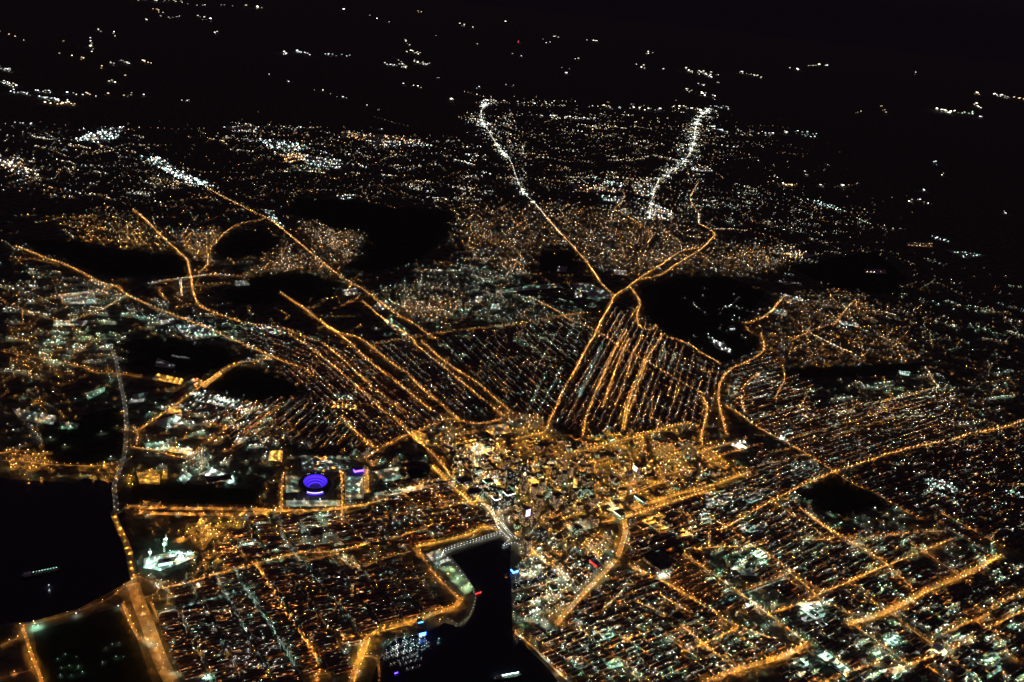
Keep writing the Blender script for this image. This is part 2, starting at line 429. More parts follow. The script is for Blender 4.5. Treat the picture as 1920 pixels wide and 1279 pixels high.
ROADS = """
A 30,462 75,480 118,495 155,512 190,532 220,538 238,553 298,580 350,600 400,620 438,638 480,655 520,673 560,688 585,700
B 20,484 65,487 110,495
B 220,536 165,549 110,556 72,565
B 115,558 117,568 128,572 138,570
K 237,555 190,580 145,597 125,603
A 250,393 270,410 290,430 310,450 330,468 350,487 353,495 358,520 362,545 368,565 380,577 410,590 440,600 480,610 535,617 580,637 597,640 635,667 670,700 705,732 755,770
M 280,533 300,528 340,523 362,520 400,515 430,517
B 430,517 460,520
B 372,512 388,500 390,480 388,470 405,455 420,440 440,425 460,418 480,415 497,410
M 338,527 341,555
B 297,543 305,556 311,564
B 345,540 370,536 430,532
B 330,577 340,574 350,572
A 385,350 405,362 440,380 480,400 505,411 542,440 580,472 620,505 660,532 680,542 705,562 745,590 775,607 815,635
A 790,640 842,685 890,715 955,770
A 680,565 705,587 730,607 770,632 780,647 830,687 890,737 945,780
A 660,532 652,545
B 655,552 672,557 640,573
A 525,548 567,577 605,607 630,622 680,638 730,678 762,700 792,730 830,760 860,788
B 575,580 598,573
A 600,600 652,640 697,682 742,715 780,747 812,772
A 540,625 575,648 620,682 655,712 685,740 712,765 745,790 770,815 812,852 842,887
A 640,782 687,828 705,840
A 685,860 715,840 765,815 792,805 842,785 890,795 940,787
H 685,880 687,905 686,925
A 640,882 642,920 641,960 644,990
A 530,890 528,925 527,957
L 240,950 300,953 400,954 500,956
L 262,962 340,964 420,965 500,963
L 270,943 300,946
H 480,957 560,958 640,953 690,945
K 690,945 740,930 820,905
A 252,812 285,790 325,762 360,737 375,725 410,702 425,690 450,680 480,677 510,672
A 245,838 290,845 325,855 350,860
B 360,858 385,832 425,803 480,763
B 437,838 475,802 527,760
B 385,792 410,797 445,805 490,800 557,812
D 480,810 520,818 552,828
B 250,800 258,815 256,835
D 0,562 60,588 120,605 160,627 185,640
V 185,640 205,650 215,668 220,690 226,720 232,747 236,780 237,810 235,840 230,865 222,890 214,915 217,940 218,960
B 0,658 20,662 65,670 112,680 155,689 185,699 215,700 265,707
B 0,863 40,865 80,870 115,872 170,874 220,870
D 0,850 40,845 80,855
L 215,972 225,997 235,1017 242,1040 247,1065 250,1082
A 230,1132 247,1172 262,1200
B 282,1128 297,1160
D 260,1080 280,1090 295,1098 297,1105 288,1117 262,1122
D 232,1100 215,1115 200,1125 155,1143 100,1160 62,1170 40,1172
A 42,1178 50,1200 60,1230 75,1268 80,1290
B 0,1213 18,1203 33,1197
D 0,1272 58,1257
A 305,1103 355,1092 410,1075 480,1057 552,1039 630,1033 695,1018 740,1008 805,990
B 562,1055 620,1041
B 672,1065 730,1045 775,1033
K 630,1038 647,1053 665,1068
K 640,1038 655,1050 672,1063
Y 780,1025 835,1014 885,1000 905,988 935,995
A 787,1035 807,1067 835,1097 862,1125
H 862,1127 850,1140 825,1147 767,1168 717,1180 692,1193 680,1225 665,1260 655,1290
B 672,1230 705,1235 712,1270
A 480,1058 512,1110 530,1140 562,1185 590,1230 596,1245 592,1290
K 632,1187 645,1195 652,1210 680,1207
K 645,1197 677,1192
T 405,1077 437,1140 455,1175
T 440,1068 480,1137 505,1175 530,1213 552,1248
T 337,1150 355,1175 372,1197
T 525,975 530,1010 545,1030 562,1050 590,1090
T 566,975 568,1017
T 605,985 606,1020
T 480,1100 300,1150
Y 812,875 842,905 880,940 890,950
A 850,960 870,982 882,995
Y 842,890 885,925 915,952 935,985
M 825,825 880,860 905,885 925,905
M 770,875 790,868 810,880
W 910,195 902,210 905,230 918,250 930,270 945,290 958,305 970,340 985,365 1005,385
M 1005,385 1042,428 1052,440
A 1042,428 1070,458 1100,492 1130,535 1152,555
A 1152,555 1180,537 1197,525 1235,517 1275,492 1315,467 1335,447 1340,440 1330,430 1310,420
M 1310,420 1310,402
B 1310,402 1295,372 1310,342
A 1200,522 1235,500 1277,472 1310,465
W 1330,205 1312,220 1303,245 1300,270 1285,300 1260,320 1235,338
W 1235,338 1225,360 1220,390 1217,410
B 1160,355 1170,365 1165,380 1152,392 1165,400 1190,415 1205,425 1220,437 1222,445 1215,455
B 1240,430 1280,458
M 1340,430 1370,430 1400,433
B 1400,433 1440,443 1470,455
A 1182,540 1195,557 1200,572 1195,585 1195,602 1202,615 1220,620 1230,610
B 1186,590 1197,575
A 1240,628 1287,644 1320,665 1350,682
A 1152,555 1140,580 1125,605 1115,630 1107,640 1095,662 1077,697 1060,725 1042,765 1030,790 1025,805
Y 1175,762 1172,780 1168,802
A 1177,760 1190,722 1210,677 1235,640 1240,630
B 1182,765 1200,715 1212,677
A 1092,820 1100,780 1115,740 1135,695 1155,652 1175,620
A 1130,765 1145,720 1165,665 1180,635
B 1155,760 1175,705 1185,670 1205,630
D 1221,775 1225,745
D 1260,760 1275,730
T 1010,772 1030,735 1052,690
T 995,757 1010,730 1025,700
T 1085,745 1110,690 1132,640
T 1235,685 1248,655
T 1252,692 1268,665
T 1065,635 1090,590
A 992,557 1047,585 1072,602 1110,617 1140,635 1160,650 1210,677 1285,722 1320,740
B 700,645 760,635 822,625 880,618 955,610 1005,602 1060,592 1100,587
A 960,825 1022,810
Y 1072,850 1115,840 1160,827 1210,815 1260,800 1292,795 1310,800
A 1217,780 1250,800
B 1170,805 1202,820 1204,850
A 1315,742 1325,760 1322,790 1315,815 1315,830
A 1427,626 1433,653 1413,673 1370,693 1350,719 1347,746 1350,766 1358,800 1362,815
A 1393,606 1413,603 1440,589 1473,553
B 1395,612 1413,628
A 1360,760 1385,775 1413,796 1440,812 1465,825 1510,850 1565,885
B 1565,885 1600,908 1640,925 1690,955 1730,975
A 1387,743 1397,773
B 1385,740 1405,715 1425,700
B 1467,686 1470,712 1453,746
B 1500,765 1520,730
B 1483,639 1520,622 1557,609 1567,606 1597,570 1610,582
M 1520,626 1587,659
A 1345,995 1365,987 1410,960 1462,932 1515,905 1565,885 1640,860 1700,842 1770,827
A 1787,825 1825,812 1880,802 1930,784
B 1477,827 1522,812 1547,807
B 1560,802 1615,787 1657,772 1705,762
B 1562,820 1615,802 1665,787 1707,776
K 1600,762 1640,757 1690,745 1760,727
K 1760,727 1735,690
B 1440,850 1480,842
B 1330,860 1420,835
B 1320,845 1400,822
D 1440,870 1510,852
H 1185,955 1260,930 1335,910 1385,892 1407,885
H 1150,972 1200,962 1270,938 1340,917
A 1110,985 1150,975
H 1168,960 1172,997 1165,1025 1158,1045
H 1155,1050 1135,1072 1100,1107 1070,1140 1042,1172
H 1177,1057 1210,1075 1260,1100 1320,1137
A 1335,1150 1385,1175 1440,1195 1470,1210
A 1282,1037 1322,1067 1385,1110 1440,1152 1472,1175 1512,1207
A 1335,970 1370,995 1405,1020 1450,1050 1482,1075 1515,1102 1545,1130 1600,1152
A 1462,1075 1490,1098 1510,1112
A 1330,990 1330,1025
A 1302,1030 1360,1025 1410,1025 1440,1018
B 1472,1012 1535,1012 1580,1007 1630,1012 1690,1001 1775,995
A 1485,965 1515,985 1540,1002
A 1510,960 1540,982 1570,1002
B 1440,935 1485,965
A 1787,1010 1690,1050 1645,1067 1590,1092 1545,1110 1500,1132 1440,1152
H 1872,1042 1815,1075 1740,1107 1690,1135 1637,1157 1587,1172
W 1777,992 1810,1010 1850,1037
B 1610,1022 1660,1055
B 1650,1070 1710,1110
B 1745,1107 1785,1135 1825,1160 1850,1180 1895,1195
A 1852,1142 1880,1128 1930,1105
B 1815,1132 1845,1145
A 1850,1180 1930,1140
B 1765,1192 1815,1165
A 1825,1195 1785,1217 1735,1235 1680,1257
A 1560,1275 1590,1262 1645,1242
A 806,920 830,940 850,960
Y 770,915 812,905
A 820,955 860,945 900,940
B 735,960 790,950 850,938
B 700,975 760,965
A 1462,932 1490,945 1540,985 1580,1007 1625,1035 1660,1057 1715,1107
A 1280,1175 1310,1200 1345,1230 1380,1255
B 1760,960 1820,992 1880,1025
B 1830,890 1865,910 1925,910
B 1780,1185 1825,1165 1860,1150
A 1500,1290 1560,1275
B 1590,1092 1640,1130 1690,1165
B 1540,1110 1500,1080 1440,1040
B 1700,1175 1770,1225 1830,1270
B 1390,1110 1430,1095 1480,1075
B 1680,1001 1740,1040 1800,1080
B 1600,1172 1660,1215 1710,1250
B 1440,1235 1400,1200 1350,1165
B 1870,1195 1890,1225 1905,1240
H 1320,1285 1380,1257 1440,1240 1475,1227 1512,1210
A 1145,1215 1185,1195 1230,1180
A 1282,1222 1320,1207 1385,1177
B 1280,1172 1317,1205 1350,1230
B 1235,1180 1272,1210 1305,1232
A 1195,1130 1225,1142 1255,1157
A 1237,1115 1265,1132 1295,1150
A 1082,1172 1107,1195
K 965,1187 997,1212 1035,1250 1078,1290
B 1132,1215 1172,1252 1210,1285
K 1177,1085 1165,1110 1132,1140
Y 992,1025 1010,1045 1027,1060
A 1035,1055 1050,1072 1065,1090
Y 1095,1017 1110,1030 1125,1045
T 1335,1140 1390,1117 1440,1097 1475,1085
M 1330,1140 1345,1150
B 1360,1230 1385,1255
B 1740,1250 1780,1279
A 0,1100 0,1100
D 1640,1120 1600,1090
B 1330,700 1300,690
D 1700,1175 1760,1215
B 1280,960 1310,985
B 1020,870 1120,845
B 1050,885 1140,860
B 1160,915 1290,880
B 1120,950 1240,905
M 960,880 1040,868
B 1030,905 1065,940
B 1080,890 1115,930
B 1150,880 1200,930
B 1215,870 1250,905
B 980,830 1010,870
B 1040,850 1075,895
D 1230,840 1290,885
D 1290,830 1330,865
"""
RL = {
    "30,462": "long orange avenue from the left edge past dark parks",
    "215,972": "highway bridge over the dark river at the left",
    "862,1127": "bright curving highway along the west shore of the harbor",
    "480,1058": "straight orange avenue through row houses below the stadium",
    "1155,1050": "double-lit boulevard running down to the harbor's east side",
    "1872,1042": "double-lit orange boulevard in the lower right",
    "780,1025": "yellow-lit street just north-west of the harbor basin",
    "1320,1285": "wide orange highway on the lower edge, right of the harbor",
    "1177,1057": "wide orange highway slanting past the postal hall",
    "787,1035": "avenue beside the lit green field at the harbor",
    "42,1178": "bright orange avenue in the bottom left corner",
}
for line in ROADS.strip().splitlines():
    c, rest = line.split(" ", 1)
    k0 = rest.split()[0]
    if k0 == "0,1100":
        continue
    road(c, rest, RL.get(k0, ""))
# the interstate in the lower left, very wide and evenly lit
road("I", "250,1095 260,1130 275,1167 290,1210 305,1247 332,1300", "broad brown-lit interstate in the lower left", wid=62)

# ------------------------------------------------------------------ street grids (districts)
HOUSES = []   # x, y, angle, length, depth, height, label


def road_dist(xy):
    """Distance from points to the nearest traced road, beyond its edge."""
    best = np.full(len(xy), 1e9)
    for seg, wd in ROAD_SEG:
        lo, hi = seg.min(0) - 60, seg.max(0) + 60
        m = ((xy > lo) & (xy < hi)).all(1)
        if not m.any():
            continue
        idx = np.where(m)[0]
        q = xy[idx]
        a, b = seg[:-1], seg[1:]
        ab = b - a
        t = np.clip(((q[:, None] - a) * ab).sum(2) / np.maximum((ab ** 2).sum(1), 1e-9), 0, 1)
        d = np.sqrt((((a + t[..., None] * ab) - q[:, None]) ** 2).sum(2)).min(1) - wd / 2
        best[idx] = np.minimum(best[idx], d)
    return best


def district(poly, da, db, sa, sb, la, cols, dn, gl, rp_=0.42, lb=None, hh=9.0, keep=0.85, lab="residential streets", houses=True, name="side_streets", crossp=0.5):
    """Streets parallel to the pixel segments da and db, sa / sb metres apart; lamps every la metres."""
    P = pts(poly)
    da, db = at(pts(da)), at(pts(db))
    ea = (da[1] - da[0]) / np.linalg.norm(da[1] - da[0])
    eb = (db[1] - db[0]) / np.linalg.norm(db[1] - db[0])
    o = at(P.mean(0))[0]
    B = np.c_[ea, eb]
    Bi = np.linalg.inv(B)
    G = at(P)
    uv = (G - o) @ Bi.T
    (u0, v0), (u1, v1) = uv.min(0), uv.max(0)
    sinx = abs(ea[0] * eb[1] - ea[1] * eb[0])
    mb = MB()
    z = nz()
    us = np.arange(u0, u1, sb / sinx)
    vs = np.arange(v0, v1, sa / sinx)
    far = max(1.0, dist(o[None])[0] / 8000.0)
    la = la * far
    for axis, lines in ((0, vs), (1, us)):
        for c in lines:
            if axis == 0:
                t = np.arange(u0 + rng.uniform(0, la), u1, la)
                q = o + t[:, None] * ea + (c + 0.0) * eb
                lp, pr = la, keep
            else:
                st = lb or la * 1.3
                t = np.arange(v0 + rng.uniform(0, st), v1, st)
                q = o + t[:, None] * eb + c * ea
                pr = keep * crossp
            bright = rng.choice([0.5, 0.8, 1.0, 1.25], p=[.25, .3, .3, .15])
            sid = (t / (la * 5)).astype(int)
            q = q + rng.normal(0, 4.0, q.shape)
            q = q + (eb if axis == 0 else ea) * rng.normal(0, .07 * (sa if axis == 0 else sb))
            ok = inside(px(q) + rng.normal(0, 7, q.shape), P) & (rng.random(len(q)) < pr)
            if len(sid):
                sid -= sid.min()
                ok &= (rng.random(sid.max() + 1) < .86)[sid]
            q = q[ok]
            if len(q) > 1:
                q2 = q[road_dist(q) > 2]
                lamps(q2, cols, dn * (0.55 if houses else 0.9) * bright * far, 1.35 * gl * (0.6 + 0.4 * bright), rp_ * .86, 9.5, "street", lab)
            # street surface
            tt = np.arange(u0, u1, 60.0) if axis == 0 else np.arange(v0, v1, 60.0)
            qq = o + (tt[:, None] * ea + c * eb if axis == 0 else tt[:, None] * eb + c * ea)
            ii = inside(px(qq), P)
            dr = ea if axis == 0 else eb
            nn = np.array([-dr[1], dr[0]]) * 4.5
            for a_, b_, i_, j_ in zip(qq[:-1], qq[1:], ii[:-1], ii[1:]):
                if i_ and j_:
                    zz = z + 0.004 * axis
                    mb.add([(*(a_ - nn), zz), (*(b_ - nn), zz), (*(b_ + nn), zz), (*(a_ + nn), zz)], [(0, 1, 2, 3)])
    if mb.f:
        mb.build("side_streets", [MAT["sidestreet"]], kind="structure")
    if houses:
        gap = sa
        ang = math.atan2(ea[1], ea[0])
        for c in vs:
            for off in ((-0.26, 0.26) if gap > 34 else (0.0,)):
                t = np.arange(u0, u1, sb / sinx)
                vv = c + (0.5 + off) * sa / sinx
                for k in range(len(t) - 1):
                    ln = (sb / sinx) * rng.uniform(0.62, 0.84)
                    um = (t[k] + t[k + 1]) / 2 + rng.uniform(-4, 4)
                    HOUSES.append((*(o + um * ea + vv * eb), ang, ln, min(gap * 0.27, 15) * rng.uniform(0.85, 1.1), hh * rng.uniform(0.8, 1.3), P, lab))


district("330,1100 480,1062 620,1042 770,1038 800,1070 850,1130 820,1146 700,1176 655,1215 640,1290 345,1290 300,1160", "480,1055 695,1017", "480,1060 590,1230", 46, 120, 33, "ppotw", 28, 1.5, 0.40, lab="row-house streets south of the stadium", keep=.62)
district("480,968 800,958 870,1000 770,1022 620,1028 480,1048 420,1066 410,1020", "480,1055 695,1017", "480,1000 545,1090", 55, 130, 38, "ppoowt", 45, 2.0, 0.46, lab="streets just below the stadium highway")
district("480,752 560,738 640,772 700,850 600,856 560,830 440,838 420,800", "480,800 527,760", "641,784 687,830", 75, 90, 36, "ppotw", 40, 1.9, 0.42, lab="blocks north of the stadium")
district("590,655 660,645 790,745 850,790 770,812 700,840 650,790 590,740 520,705", "575,648 685,740", "705,800 755,790", 62, 75, 34, "pppwo", 30, 2.0, 0.42, lab="row-house streets west of downtown")
district("430,600 540,610 640,660 560,690 480,650", "480,610 580,650", "540,690 640,670", 70, 90, 40, "ptwp", 26, 1.7, 0.40, lab="streets beside the long orange avenue")
district("700,640 800,650 930,775 850,780 780,730", "780,647 890,737", "800,700 860,690", 70, 80, 40, "pwptw", 22, 1.7, 0.40, lab="streets along the twin orange roads")
district("820,640 960,612 1110,590 1120,630 1070,690 1030,780 960,770 880,700", "840,640 940,740", "1100,640 1030,790", 85, 110, 40, "pwptc", 17, 1.6, 0.40, lab="dim blocks between the two slanting avenues", keep=.75)
district("1150,570 1195,605 1290,650 1350,690 1340,740 1320,800 1200,810 1040,800 1075,720 1120,640", "1120,640 1030,790", "1115,620 1290,720", 62, 110, 32, "ppopw", 32, 1.9, 0.42, lab="terraces on the slope below the dark park")
district("820,800 960,820 1180,810 1330,830 1410,880 1330,905 1160,955 1080,990 960,990 900,940 830,870", "1072,850 1260,800", "960,880 1030,960", 62, 70, 30, "oooyyo", 210, 2.4, 0.44, lab="downtown streets", houses=False, crossp=.8, keep=.55)
district("1160,960 1290,935 1420,890 1460,930 1340,1010 1290,1030 1180,1050 1175,1000", "1200,962 1340,917", "1335,970 1405,1020", 80, 90, 36, "ooyptw", 75, 2.2, 0.46, lab="streets right of the elevated highway")
district("960,990 1080,985 1160,1000 1140,1060 1060,1150 975,1170 968,1060", "1050,1160 1150,1060", "1010,1040 1065,1090", 62, 62, 30, "ooypwt", 90, 2.1, 0.44, lab="streets east of the harbor basin", houses=False, crossp=.8)
district("1090,1130 1180,1055 1330,1150 1440,1200 1500,1215 1330,1275 1220,1285 1080,1280 985,1190 1050,1170", "1145,1215 1230,1180", "1190,1060 1320,1137", 58, 72, 33, "oopctwt", 48, 1.6, 0.42, lab="old streets beside the harbor mouth", crossp=.7)
district("1180,1050 1290,1035 1440,1150 1330,1140", "1225,1090 1290,1060", "1282,1037 1385,1110", 44, 80, 27, "ooop", 40, 1.9, 0.42, lab="dense orange rows behind the dark roof")
district("1330,1000 1480,930 1560,985 1700,1000 1780,1000 1650,1062 1500,1130 1440,1100", "1462,932 1565,885", "1335,970 1450,1050", 60, 85, 34, "pptwot", 30, 1.4, 0.40, lab="blocks around the black cemetery")
district("1420,830 1560,890 1490,922 1400,960 1290,1010 1330,960 1400,900", "1462,932 1565,885", "1440,812 1510,850", 60, 90, 34, "ptwtp", 30, 1.4, 0.40, lab="streets left of the cemetery")
district("1440,1150 1545,1110 1700,1050 1860,1040 1740,1107 1590,1172 1500,1210", "1600,1180 1860,1050", "1565,985 1760,1100", 64, 95, 36, "pptwog", 34, 1.3, 0.38, lab="row houses above the double-lit boulevard", keep=.32)
district("1470,1230 1600,1175 1740,1110 1880,1050 1930,1060 1930,1290 1450,1290", "1600,1180 1860,1050", "1640,1120 1785,1217", 66, 95, 38, "ptwogc", 34, 1.3, 0.38, lab="row houses below the double-lit boulevard", keep=.30)
district("1580,890 1780,830 1930,800 1930,1040 1800,1000 1700,960 1640,920", "1600,880 1770,827", "1565,885 1690,955", 66, 95, 40, "ptwpog", 22, 1.3, 0.38, lab="streets north-east of the cemetery", keep=.36)
district("1420,790 1500,760 1620,755 1790,730 1780,820 1640,860 1560,882", "1562,820 1707,776", "1440,812 1510,850", 52, 100, 36, "poptwp", 30, 1.9, 0.40, lab="long parallel terraces uphill of the cemetery", keep=.8)
district("1370,690 1440,650 1520,720 1540,760 1420,800 1370,770", "1400,760 1480,735", "1360,760 1413,796", 70, 90, 38, "optwp", 30, 1.9, 0.42, lab="streets by the winding parkway")

district("735,905 830,892 935,982 880,1000 740,992 700,950", "480,1055 695,1017", "812,875 880,940", 55, 60, 32, "ooypwt", 70, 2.1, 0.44, lab="streets between ballpark and harbor", crossp=.8, keep=.75)
district("300,740 420,800 480,760 520,700 470,755 400,735 345,738", "360,858 425,803", "385,792 445,805", 70, 90, 38, "wtop", 30, 2.0, 0.44, lab="yards beside the dark park", keep=.5)

# ------------------------------------------------------------------ scattered lights of the suburbs
def scatter(poly, nn, cols, dn, gl, rp_=0.40, strings=0.5, lab="suburban streets", keep=False, soft=17):
    P = pts(poly)
    lo, hi = P.min(0), P.max(0)
    out = []
    want = int(nn * (1 - strings))
    while sum(map(len, out)) < want:
        q = rng.uniform(lo, hi, (want * 2 + 20, 2))
        out.append(q[inside(q, P)])
    q = np.vstack(out)[:want] if out else np.zeros((0, 2))
    q = q + rng.normal(0, soft, q.shape) * (1, .5)
    xy = [at(q)] if want else []
    m, tot = 0, nn - want
    base = rng.uniform(0, math.pi)
    while m < tot:
        q = rng.uniform(lo, hi, (1, 2))
        if not inside(q, P)[0]:
            continue
        g = at(q)[0]
        a = base + rng.choice([0, math.pi / 2]) + rng.normal(0, 0.35)
        k = rng.integers(4, 11)
        st = rng.uniform(38, 60) * max(1, dist(g[None])[0] / 8000)
        pp = []
        for i in range(k):
            pp.append(g.copy())
            a += rng.normal(0, 0.12)
            g = g + st * np.array([math.cos(a), math.sin(a)])
        pp = np.array(pp)
        pp = pp[inside(px(pp) + rng.normal(0, soft, (1, 2)), P)]
        xy.append(pp)
        m += len(pp)
    xy = np.vstack(xy)
    far = max(1.0, dist(xy).mean() / 8000)
    third = rng.integers(0, 3, len(xy))
    for k, s in enumerate((0.45, 0.85, 1.5)):
        lamps(xy[third == k], cols, dn * s * far, gl * s, rp_ * (0.85 + 0.15 * k), 8.0, "street", lab, jit=.3, keep=keep)


scatter("870,392 1000,372 1100,462 1010,466 1000,520 872,492 842,430", 1150, "pppow", 20, 1.8)
scatter("1000,372 1220,402 1330,440 1300,470 1190,520 1110,500 1042,430", 1494, "pppow", 20, 1.8)
scatter("550,420 580,410 610,418 620,432 690,435 675,465 650,475 668,490 640,500 590,465", 552, "ppow", 20, 1.9)
scatter("480,505 540,462 600,492 640,522 560,508 500,525 480,540 470,520", 482, "ppow", 20, 1.8)
scatter("100,410 180,396 260,420 310,460 220,466 150,452", 345, "ppoc", 48, 1.5)
scatter("300,430 400,420 425,440 395,470 400,510 372,492", 264, "ppow", 54, 1.7)
scatter("710,570 800,558 870,575 860,596 760,592", 379, "ppow", 20, 1.8)
scatter("1330,462 1460,462 1482,500 1400,512 1300,506 1258,500", 690, "ppow", 20, 1.7)
scatter("1320,345 1420,350 1600,402 1700,430 1560,442 1450,440 1330,430", 420, "wcpwp", 12, 1.5)
scatter("850,215 1330,212 1480,258 1300,330 1200,352 1050,362 960,300", 480, "opcwo", 14, 1.4)
scatter("440,225 800,262 900,262 960,350 850,396 700,332 480,322 400,280", 400, "opcwo", 14, 1.4)
scatter("0,232 140,242 400,350 490,402 250,400 0,352", 330, "wcpp", 12, 1.3)
scatter("1460,560 1600,540 1740,600 1730,676 1600,690 1450,680 1440,620", 1150, "ppopw", 20, 1.7)
scatter("1700,690 1930,700 1930,900 1720,850 1780,760", 330, "ppw", 10, 1.3)
scatter("1500,420 1930,520 1930,760 1700,640 1480,560", 260, "wcpp", 9, 1.3)
scatter("690,560 780,520 900,478 1000,522 930,560 870,560 800,548 720,566", 430, "wtcp", 12, 1.4)
scatter("870,560 1000,560 1110,590 960,610 870,600", 300, "wtpc", 12, 1.5)
scatter("0,842 92,850 86,880 60,896 0,892", 60, "oop", 60, 2.0, 0.55)
scatter("340,985 440,968 452,1035 400,1050 345,1010", 110, "ooppy", 90, 2.3, 0.62, strings=.2)
scatter("0,560 240,690 150,720 0,735", 300, "ppo", 14, 1.5)
scatter("0,490 220,545 230,600 100,590 0,560", 220, "ppwt", 14, 1.5)
scatter("240,560 420,600 560,690 430,650 240,620", 150, "wtw", 14, 1.7)
scatter("0,730 90,740 120,790 60,830 0,830", 60, "pwo", 20, 1.6)
scatter("420,320 860,330 870,395 640,372 480,380", 260, "wpco", 10, 1.3)
scatter("262,885 312,892 305,908 280,914 264,905", 45, "yyo", 130, 2.0, .55, strings=0)
scatter("145,890 190,876 200,880 185,902 148,908", 18, "oy", 120, 1.8, .6, strings=0)
scatter("900,900 1180,830 1300,830 1400,880 1200,950 1000,985", 150, "wwcty", 60, 2.6, .6, strings=0, lab="downtown streets")
scatter("820,800 960,820 1000,900 930,970 850,900", 80, "wwct", 50, 2.6, .55, strings=0, lab="downtown streets")
scatter("1060,1000 1160,1000 1140,1060 1060,1150 975,1170 968,1060", 130, "wwct", 50, 2.6, .55, strings=0, lab="streets east of the harbor basin")
scatter("1000,1180 1330,1150 1440,1200 1300,1279 1080,1279", 170, "wtgc", 50, 2.2, .55, strings=0, lab="old streets beside the harbor mouth")
scatter("1250,930 1480,880 1700,840 1920,900 1920,1279 1480,1279 1300,1050", 240, "wwtgc", 45, 2.4, .52, strings=0.1, lab="scattered white lights of the east side")
scatter("1240,530 1400,560 1410,640 1340,670 1240,600", 46, "wcw", 10, 2.2, .5, strings=.5, keep=True, lab="dark park paths")
scatter("420,1190 470,1180 520,1215 510,1260 430,1270 405,1240", 50, "w", 10, 2.4, .48, strings=.3, lab="white-lit dark field")
scatter("560,870 700,850 790,870 640,880 560,880", 60, "wtp", 50, 2.0, .5, strings=0)
scatter("330,790 480,770 520,840 400,880 270,840", 90, "wtop", 50, 2.0, .5, strings=.2)
scatter("0,385 900,385 1480,420 1920,560 1920,900 1400,800 0,800", 2300, "opoct", 18, 1.4, .40, strings=.6, soft=20)
scatter("0,400 900,400 1480,430 1920,580 1920,1279 250,1279 250,960 0,880", 3200, "poctp", 26, .6, .34, strings=.7, soft=20)  # dim extra lamps, added so ground between the lights is not black
scatter("250,240 1500,225 1720,420 900,430 240,400", 1100, "opcpo", 14, 1.3, .42, strings=.6, soft=20)
scatter("260,700 700,600 1100,600 1400,700 1920,720 1920,1279 250,1279", 800, "wwtcpo", 35, 2.4, .46, strings=.3, soft=20)
scatter("860,170 1340,205 1500,262 1300,300 900,280", 300, "ccop", 14, 1.8, .55, strings=.5, soft=10)
scatter("440,225 640,240 820,262 900,300 760,330 500,315", 240, "wwcpo", 14, 2.0, .55, strings=.4, soft=10)
scatter("0,232 240,232 420,352 250,360 0,345", 260, "wwcp", 12, 1.8, .5, strings=.4, soft=12)
scatter("1190,330 1330,300 1330,420 1180,420", 320, "wwcpo", 18, 2.0, .5, strings=.4, soft=8)
scatter("870,210 960,215 990,300 1000,380 960,330 900,250", 220, "wcwp", 16, 2.2, .55, strings=.2, soft=8)
scatter("1270,250 1330,205 1345,230 1310,300 1240,345", 200, "wcwp", 16, 2.2, .55, strings=.2, soft=6)
scatter("700,1215 800,1190 790,1215 720,1230", 40, "wt", 20, 1.8, .45, strings=.3, keep=True)

def streaks(poly, num, cols, dn, gl, rp_, ln=(14, 50), slope=.1, per=.28, lab="suburban strips"):
    """Lit commercial strips: short straight runs of lamps."""
    P = pts(poly)
    lo, hi = P.min(0), P.max(0)
    out = []
    k = 0
    while k < num:
        q = rng.uniform(lo, hi, (1, 2))
        if not inside(q, P)[0]:
            continue
        k += 1
        l = rng.uniform(*ln)
        n_ = max(3, int(l * per * rng.uniform(.7, 1.6)))
        t = rng.uniform(-.5, .5, n_) * l
        sl = slope + rng.normal(0, .10)
        p = q + np.c_[t, t * sl + rng.normal(0, rng.choice([.5, 1.0, 2.2]), n_)]
        lamps(at(p), rng.choice(list(cols)) + rng.choice(list(cols)) + "c", dn, gl * rng.choice([.7, 1, 1.5]), rp_, 9, "street", lab)


streaks("850,215 1330,212 1480,258 1320,330 1200,352 1050,362 970,300 900,240", 80, "wcpo", 20, 2.4, .56)
streaks("440,225 800,262 900,262 960,350 850,390 700,332 480,322 400,280", 60, "wwcpo", 20, 2.6, .58)
streaks("0,235 240,240 420,352 250,395 0,350", 40, "wcpo", 18, 2.2, .54, slope=.18)
streaks("1100,330 1230,330 1240,420 1150,415", 30, "wwpo", 20, 2.4, .52, ln=(12, 36))
streaks("1240,350 1420,350 1600,400 1700,440 1560,440 1340,425", 24, "wtcg", 16, 2.0, .48, slope=.16)
streaks("1440,420 1920,520 1920,660 1700,620 1480,560", 36, "wcpgt", 14, 1.8, .46, slope=.18, ln=(18, 60))
streaks("0,560 240,620 200,690 560,690 430,600 240,540 0,480", 45, "wtcp", 22, 2.2, .50, slope=.05, ln=(12, 40))
streaks("700,520 900,470 1010,520 930,560 860,590 720,566", 30, "wtcp", 18, 2.0, .48)
streaks("1400,690 1560,720 1900,690 1900,800 1600,790 1420,780", 40, "wtcg", 22, 2.2, .50, slope=-.1)
streaks("1440,880 1920,850 1920,1279 1480,1279 1300,1080", 60, "wtgg", 14, 1.9, .46, slope=-.45, ln=(10, 36))
streaks("270,760 480,760 520,860 330,880", 30, "wwtp", 30, 2.4, .5, slope=-.3, ln=(10, 30))
streaks("820,800 960,820 1000,900 930,970 850,900", 20, "wwcp", 40, 2.6, .5, slope=-.2, ln=(8, 24))

